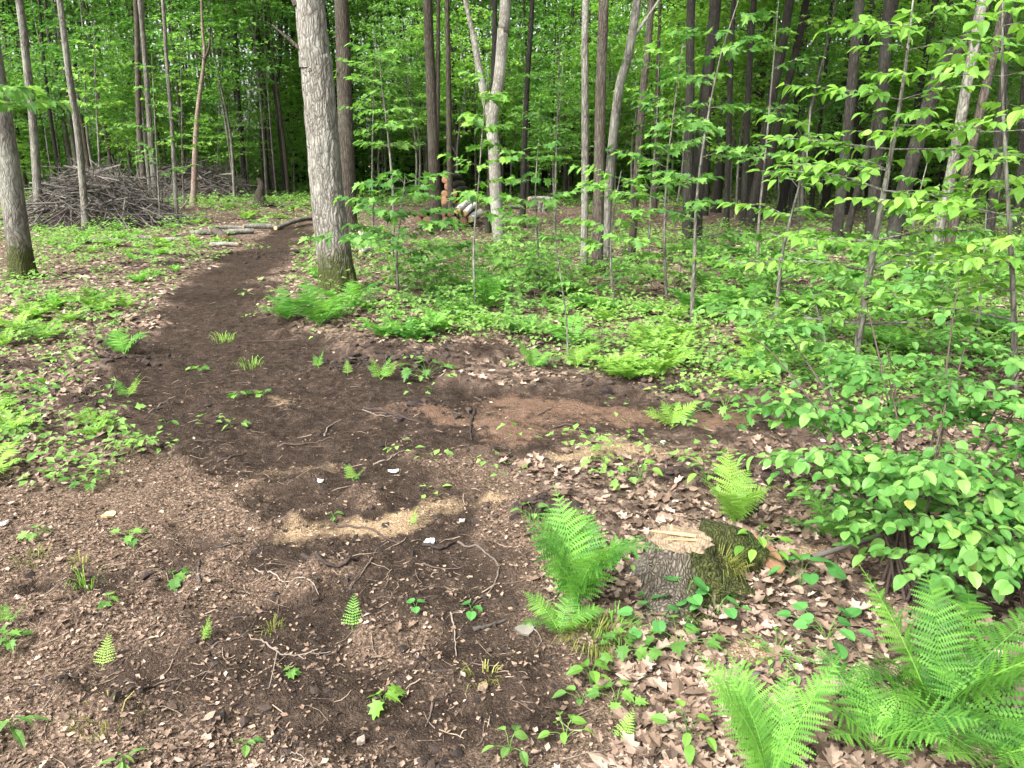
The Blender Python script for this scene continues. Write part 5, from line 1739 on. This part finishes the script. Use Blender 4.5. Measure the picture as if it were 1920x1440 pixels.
HERBS = [
 ('violet plant with a large round leaf against the stump bark', (1285, 1135), 'round', 5, .075, .11, .07),
 ('spreading violet clump below the front of the stump', (1235, 1175), 'round', 9, .055, .08, .14),
 ('maple-leaved seedling clump in the litter below the violets', (1270, 1220), 'maple', 9, .06, .09, .12),
 ('violet leaves right of the stump front', (1345, 1150), 'round', 6, .05, .07, .09),
 ('small pale-edged plant in the shadow left of the stump', (1185, 1065), 'ovate', 6, .04, .04, .05),
 ('bright ash-leaved seedling right of the stump top', (1415, 1065), 'ovatey', 14, .06, .2, .12),
 ('broad-leaved plant beside the cut root', (1500, 1100), 'round', 7, .075, .12, .1),
 ('rosette of round leaves under the shrub edge', (1550, 1200), 'round', 10, .065, .09, .13),
 ('dense little clover-like patch in the lower right litter', (1455, 1235), 'ovate', 26, .03, .05, .13),
 ('yellow-green star-leaved seedling below the grass tuft', (1108, 1285), 'ovatey', 6, .06, .09, .03),
 ('ivy-like leaves right of the grass tuft', (1165, 1235), 'maple', 8, .055, .08, .06),
 ('ovate seedling beside the star-leaved one', (1090, 1320), 'ovate', 5, .045, .05, .05),
 ('maple seedling right of the star-leaved one', (1155, 1320), 'maple', 6, .05, .05, .06),
 ('maple seedling wilting in dark soil near the bottom', (718, 1325), 'mapley', 4, .055, .05, .03),
 ('wilted pair of leaves on dark soil in the lower left', (328, 1090), 'maple', 4, .055, .04, .04),
 ('bushy seedling at the left edge above the bottom corner', (14, 1215), 'maple', 9, .045, .06, .05),
 ('upright leafy weed near the bottom left corner', (28, 1385), 'lance', 6, .07, .08, .02),
 ('small weed on the very bottom edge left of centre', (232, 1440), 'lance', 6, .045, .04, .02),
 ('two-leaved sprout by the forked pale twig', (462, 1402), 'ovate', 4, .035, .03, .02),
 ('tiny maple sprout on dark soil, lower left of centre', (545, 1262), 'maple', 3, .04, .02, .01),
 ('leafy sprout near the bottom edge, right of centre', (955, 1410), 'ovate', 6, .045, .06, .05),
 ('pale seedling clump at the bottom right of centre', (1060, 1385), 'ovatey', 7, .04, .06, .06),
 ('leafy seedling at the bottom edge left of the big bright fern', (1290, 1390), 'ovatey', 8, .045, .08, .08),
 ('seedling cluster in litter above the tall fern clump', (1000, 955), 'ovate', 7, .05, .07, .08),
 ('light seedling in litter behind the stump', (1325, 905), 'ovatey', 9, .07, .12, .1),
 ('yellow-green seedling on the sawdust behind the stump', (1130, 870), 'ovatey', 8, .05, .07, .1),
 ('seedling near the moss patch behind the stump', (1200, 905), 'ovatey', 6, .07, .14, .06),
 ('bright low plant on the bank beside the left hollow', (52, 745), 'maple', 9, .09, .12, .16),
 ('sprout on the bare bank below the left hollow', (215, 808), 'ovate', 4, .07, .08, .03),
 ('seedling by the track edge lower left of the hollow', (165, 910), 'maple', 6, .06, .06, .08),
 ('small seedling in the mulch left of the dark soil', (245, 1010), 'maple', 6, .05, .05, .06),
 ('little seedling in mulch, upper one at the left', (70, 1010), 'maple', 5, .05, .05, .04),
 ('single maple leaf sprout on the mulch in the lower left', (205, 1130), 'maple', 3, .05, .03, .02),
 ('broad green plant clump at the churned edge above the reddish strip', (800, 695), 'maple', 10, .09, .14, .2),
 ('green sprout on the dark track, upper one', (445, 745), 'maple', 4, .07, .04, .06),
 ('green sprout on the dark track by the left bank', (375, 695), 'maple', 5, .07, .04, .07),
 ('green sprout on the dark track, right one', (492, 742), 'maple', 4, .06, .04, .05),
 ('fallen green leaves on the track near the white chip', (312, 795), 'ovate', 3, .06, .02, .08),
 ('little green sprig by the broken dark twig', (625, 968), 'ovate', 3, .04, .02, .03),
 ('small sprig in soil beside the curved twig', (885, 1148), 'round', 3, .04, .03, .03),
 ('round-leaved sprig left of the curved twig', (780, 1143), 'round', 3, .035, .03, .02),
 ('low plant on the litter edge of the reddish strip', (1290, 785), 'maple', 7, .07, .1, .12),
 ('leafy seedlings on the bank at the end of the reddish strip', (1360, 770), 'maple', 9, .08, .1, .16),
 ('plant clump by the litter left of the shrub', (1400, 800), 'maple', 8, .07, .1, .14),
]
for i, (lab, p, kind, n, s, h, sp) in enumerate(HERBS):
    herb(lab, p, kind, n, s, h, sp, i)

# knee-high maple seedlings in the undergrowth: one mesh each, shared
SEED = []
for i in range(6):
    rs_ = random.Random(700 + i)
    stem = [Vector((0, 0, -.02)), Vector((rs_.uniform(-.03, .03), rs_.uniform(-.03, .03), .25)), Vector((rs_.uniform(-.06, .06), rs_.uniform(-.06, .06), .5))]
    br = [(.3 + .7 * j / 6, j * 2.4, rs_.uniform(.12, .3), rs_.uniform(0, .4)) for j in range(7)]
    w_, l_ = spray_plant(stem, .004, br, .075, L_LOBE3, rs_, gap=.8)
    m_ = MB(); scatter(m_, L_LOBE3 if i % 2 else L_MAPLE, l_[:, :3], l_[:, 3], l_[:, 4], l_[:, 5], l_[:, 6], l_[:, 7])
    SEED.append((w_.mesh('seedling_stem', M['stick']), m_.mesh('seedling_leaves', M['leaf' if i % 3 else 'leaf_low'], False)))
SZ = [((680, 960, 450, 570), 30, 'knee-high maple seedling', 'thicket right of the big oak', .95),
      ((960, 1290, 470, 600), 24, 'knee-high maple seedling', 'ground around the twin-stemmed tree', .9),
      ((1290, 1900, 500, 640), 26, 'knee-high maple seedling', 'shaded fern slope', .95),
      ((700, 1000, 580, 660), 12, 'small maple seedling', 'churned edge right of the track', .6),
      ((1400, 1920, 660, 740), 12, 'small maple seedling', 'strip behind the low shrub', .65),
      ((-40, 230, 560, 660), 7, 'small maple seedling', 'fern patch left of the track', .5)]
for (x0, x1, y0, y1), n, kd, where, s in SZ:
    zo = []
    for k in range(n):
        q_ = (rs.uniform(x0, x1), rs.uniform(y0, y1))
        if 770 < q_[0] < 930 and q_[1] < 500: continue
        B = at(*q_)
        if soil_at(B.x, B.y)[0] > .5: continue
        t = thing('seedling', kd, 'seedling', B, 'seedlings in the ' + where, rs.uniform(0, 6.28), s * rs.uniform(.7, 1.3))
        i = rs.randrange(6)
        link('stem', SEED[i][0], t); lo = link('leaves', SEED[i][1], t); lo['kind'] = 'stuff'
        zo.append(t)
    name_from_left(zo, kd, where)


# ------------------------------------------------------------------ twigs and sticks on the ground
def twig(label, px, w, mat, side=None, name='twig', lift=.4):
    P = [at(*p) for p in px]
    r = pxsize(w * .85, P[0]) / 2
    q = resample(P, max(8, 6 * len(P)))
    g = gz(np.array([p.x for p in q]), np.array([p.y for p in q]))
    rs_ = random.Random(int(px[0][0] * 7 + px[0][1]))
    kn = r * .4
    q = [Vector((p.x + rs_.uniform(-kn, kn), p.y + rs_.uniform(-kn, kn), max(float(z), p.z - .01) + r * lift + rs_.uniform(0, .006))) for p, z in zip(q, g)]
    c = q[0].copy()
    m_ = MB()
    n = len(q)
    V, F = tube([p - c for p in q], [r * (1 - .55 * i / (n - 1)) * rs_.uniform(.85, 1.15) for i in range(n)], 7)
    m_.add(V, F, rs_.random())
    m_.add(np.concatenate([V[:7], [V[:7].mean(0)]]), [(j, 7, (j + 1) % 7) for j in range(7)], .8)
    m_.add(np.concatenate([V[-7:], [V[-7:].mean(0)]]), [(j, (j + 1) % 7, 7) for j in range(7)], .8)
    root = None
    o = m_.build(name, M[mat], None); o.location = c
    tag(o, label, 'twig')
    for s_ in (side or []):
        Q = [at(*p) for p in s_]
        Q = resample(Q, 6)
        V, F = tube([p + Vector((0, 0, r * .5)) - c for p in Q], [r * .6 * (1 - .1 * i) for i in range(6)], 6)
        m2 = MB(); m2.add(V, F, rs_.random()); m2.build('side_twig', M[mat], o)
    return o


TW = [
 ('thick dark root piece lying on the soil at the centre left', [(568, 1044), (600, 1050), (640, 1055), (670, 1048)], 11, 'twig_dark'),
 ('straight thin brown twig slanting down on dark soil', [(478, 1068), (530, 1092), (598, 1126)], 4, 'twig_pale'),
 ('dark bent root below the sawdust patch', [(622, 986), (690, 992), (720, 1010), (752, 1020)], 6, 'twig_dark'),
 ('dark knobbly root end near the white chip', [(795, 1024), (825, 1030), (858, 1018)], 11, 'twig_dark'),
 ('long curved grey twig bending round in the dark soil', [(858, 1018), (905, 1032), (934, 1062), (925, 1100), (890, 1130), (850, 1152)], 5, 'twig_pale'),
 ('pale upright-lying twig below the curved one', [(845, 1150), (852, 1180), (855, 1232)], 5, 'twig_pale'),
 ('short dark twig left of the curved one', [(780, 1058), (815, 1066), (864, 1068)], 4, 'twig_dark'),
 ('thin brown twig running down to the left in the centre', [(698, 1048), (676, 1080), (650, 1110)], 4, 'twig_pale'),
 ('straight brown stick lying in the mulch at lower left', [(240, 1298), (290, 1288), (336, 1275)], 7, 'twig_dark'),
 ('short white twig on soil near the bottom', [(812, 1320), (806, 1345), (798, 1366)], 6, 'twig_pale'),
 ('dark small twig right above the short white one', [(832, 1305), (858, 1298)], 5, 'twig_dark'),
 ('brown twig beside the small limp fern', [(398, 1215), (450, 1196), (496, 1178)], 5, 'twig_dark'),
 ('small brown twig in the upper soil near sawdust', [(408, 868), (430, 860), (464, 848)], 6, 'twig_dark'),
 ('long dark root near the start of the reddish strip', [(682, 766), (730, 772), (800, 796)], 7, 'twig_dark'),
 ('thin pale twig beside the long dark root', [(680, 770), (710, 780), (745, 788)], 3, 'twig_pale'),
 ('dark root crossing the edge of the reddish strip', [(890, 770), (882, 800), (884, 826)], 7, 'twig_dark'),
 ('dark branch lying along the lower edge of the reddish strip', [(1030, 806), (1070, 800), (1118, 812)], 6, 'twig_dark'),
 ('small twig on the bright part of the reddish strip', [(1005, 782), (1020, 774), (1036, 764)], 4, 'twig_dark'),
 ('thin green-grey twig in the sawdust left of the strip', [(700, 872), (730, 862), (758, 846)], 4, 'twig_pale'),
 ('brown twig above the tan sawdust', [(520, 840), (570, 834), (624, 822)], 5, 'twig_dark'),
 ('curved twig above the brown one on the track', [(608, 818), (618, 800), (640, 788)], 4, 'twig_pale'),
 ('thin twig across the track below the oak ferns', [(460, 642), (500, 640), (540, 640)], 4, 'twig_dark'),
 ('thin dark twig crossing the middle of the soil', [(365, 828), (400, 830), (450, 826)], 4, 'twig_dark'),
 ('little dark twig at the lower edge of mulch centre', [(650, 1100), (690, 1060), (700, 1050)], 3, 'twig_dark'),
 ('bark-coloured chunk of wood on the soil right of centre', [(888, 1180), (915, 1176), (946, 1164)], 11, 'stick'),
 ('brown upright splinter in the lower left soil', [(374, 1096), (372, 1070), (373, 1050)], 6, 'stick'),
 ('twig in the mulch left of the splinter', [(355, 1075), (375, 1080), (398, 1066)], 5, 'twig_dark'),
 ('pale thin twig pair at upper left of the splinter', [(330, 980), (370, 966), (388, 962)], 3, 'twig_pale'),
 ('brown stick in mulch above the dark soil', [(400, 1030), (440, 1020), (462, 1012)], 5, 'stick'),
 ('twig leading off the curved grey one', [(850, 1150), (900, 1130), (948, 1116)], 3, 'twig_dark'),
 ('small grey twig in the litter at the left bank', [(280, 775), (310, 755), (330, 745)], 3, 'twig_pale'),
 ('short twig on the left bank above the hollow', [(205, 740), (216, 720), (214, 705)], 3, 'twig_pale'),
 ('thin dark twig on the bank beside the mulch', [(165, 822), (200, 812), (222, 806)], 3, 'twig_dark'),
 ('rotten wood piece in the litter below the shrub', [(1390, 1285), (1430, 1262), (1480, 1228)], 14, 'stick'),
 ('dark stick across the litter right of the violets', [(1440, 1160), (1500, 1148), (1560, 1150)], 4, 'twig_dark'),
 ('thin arching grey twig beside the cut root', [(1385, 1065), (1402, 1105), (1412, 1140)], 3, 'twig_pale'),
 ('dark stick below the clover-like patch', [(1480, 1180), (1530, 1220), (1580, 1262)], 7, 'twig_dark'),
 ('thin twig among litter at the bottom right of centre', [(1030, 1430), (1080, 1420), (1150, 1405)], 3, 'twig_pale'),
 ('dead stem lying near the grass tuft', [(1000, 1180), (1015, 1200), (1006, 1215)], 3, 'twig_pale'),
 ('thin root strand in the lower middle soil', [(700, 1180), (735, 1168), (760, 1160)], 3, 'twig_dark'),
 ('short root in dark soil left of the small frond', [(630, 1225), (645, 1210), (662, 1218)], 4, 'twig_dark'),
 ('little stick by the dark hollow near the bottom', [(696, 1200), (704, 1215), (707, 1232)], 3, 'twig_dark'),
 ('dark twig in the bottom soil near the bark leaf', [(760, 1265), (775, 1255), (782, 1245)], 4, 'twig_dark'),
]
for lab, p, w, mt in TW:
    twig(lab, p, w, mt)
twig('forked pale twig with three arms on the soil at lower left of centre', [(488, 1200), (520, 1226), (560, 1230), (620, 1224)], 5, 'twig_pale', side=[[(520, 1226), (512, 1260), (505, 1290)], [(560, 1230), (590, 1250), (600, 1262)]])
twig('white forked twig at the bottom edge', [(520, 1432), (540, 1415), (565, 1418), (588, 1442)], 5, 'twig_pale', side=[[(540, 1415), (545, 1400), (550, 1382)]])
# the long bare branch through the shrub
B0 = at(1520, 1062)
pts = [B0 + Vector((0, 0, .04)), atY(1600, 1020, B0.y + .1), atY(1700, 990, B0.y + .1), atY(1800, 994, B0.y + .05), atY(1960, 984, B0.y)]
m_ = MB(); q = resample([p - B0 for p in pts], 20)
V, F = tube(q, [.012 * (1 - .5 * i / 19) for i in range(20)], 8); m_.add(V, F, .5)
o = m_.build('branch', M['stick']); o.location = B0
tag(o, 'long bare grey branch lying slantwise through the low shrub', 'branch')


# ------------------------------------------------------------------ pale chips, single dead leaves
def chip(label, px, w, mat='white', seed=0, name='bark_chip', cat='bark chip'):
    r = random.Random(seed + 31); B = at(*px); s = pxsize(w, B) / 2
    m_ = MB()
    k = 9
    ring = [(math.cos(j / k * 6.283) * s * r.uniform(.65, 1.1), math.sin(j / k * 6.283) * s * r.uniform(.5, .9)) for j in range(k)]
    top = [(x, y, .012 + .25 * x * x / s + r.uniform(0, .004)) for x, y in ring]
    bot = [(x * .96, y * .96, .004 + .25 * x * x / s) for x, y in ring]
    m_.add(top + [(0, 0, .016)], [(j, (j + 1) % k, k) for j in range(k)], .8)
    m_.add(top + bot, [(k + j, k + (j + 1) % k, (j + 1) % k, j) for j in range(k)], .5)
    o = m_.build(name, M[mat], None, smooth=False); o.location = B; o.rotation_euler = (r.uniform(-.2, .2), r.uniform(-.2, .2), r.uniform(0, 6))
    return tag(o, label, cat)


chip('large white chip at the left edge of the picture', (8, 985), 26, seed=1)
chip('white oval chip on the track at upper left', (357, 879), 20, seed=2)
chip('white chip beside the twigs above the root', (805, 1020), 26, seed=3)
chip('white chip at the edge of the litter below the sawdust', (738, 887), 22, seed=4)
chip('small round white chip right of the twigs', (866, 980), 14, seed=5)
chip('tiny white chip on the track edge, centre', (600, 905), 12, seed=6)
chip('long tan wood splinter in the left mulch', (205, 970), 34, 'wood', 7, 'wood_splinter', 'splinter')
chip('large pale piece of bark at the soil edge by the small fern', (985, 1185), 44, 'stick', 8)
chip('grey dead leaf curled on the soil near the bottom', (678, 1395), 24, 'twig_pale', 9, 'dead_leaf', 'dead leaf')
chip('pale dead leaf in the dark soil near the thin straw tuft', (905, 1295), 26, 'bits', 10, 'dead_leaf', 'dead leaf')
chip('whitish chip on the reddish strip edge', (1243, 832), 12, seed=11)
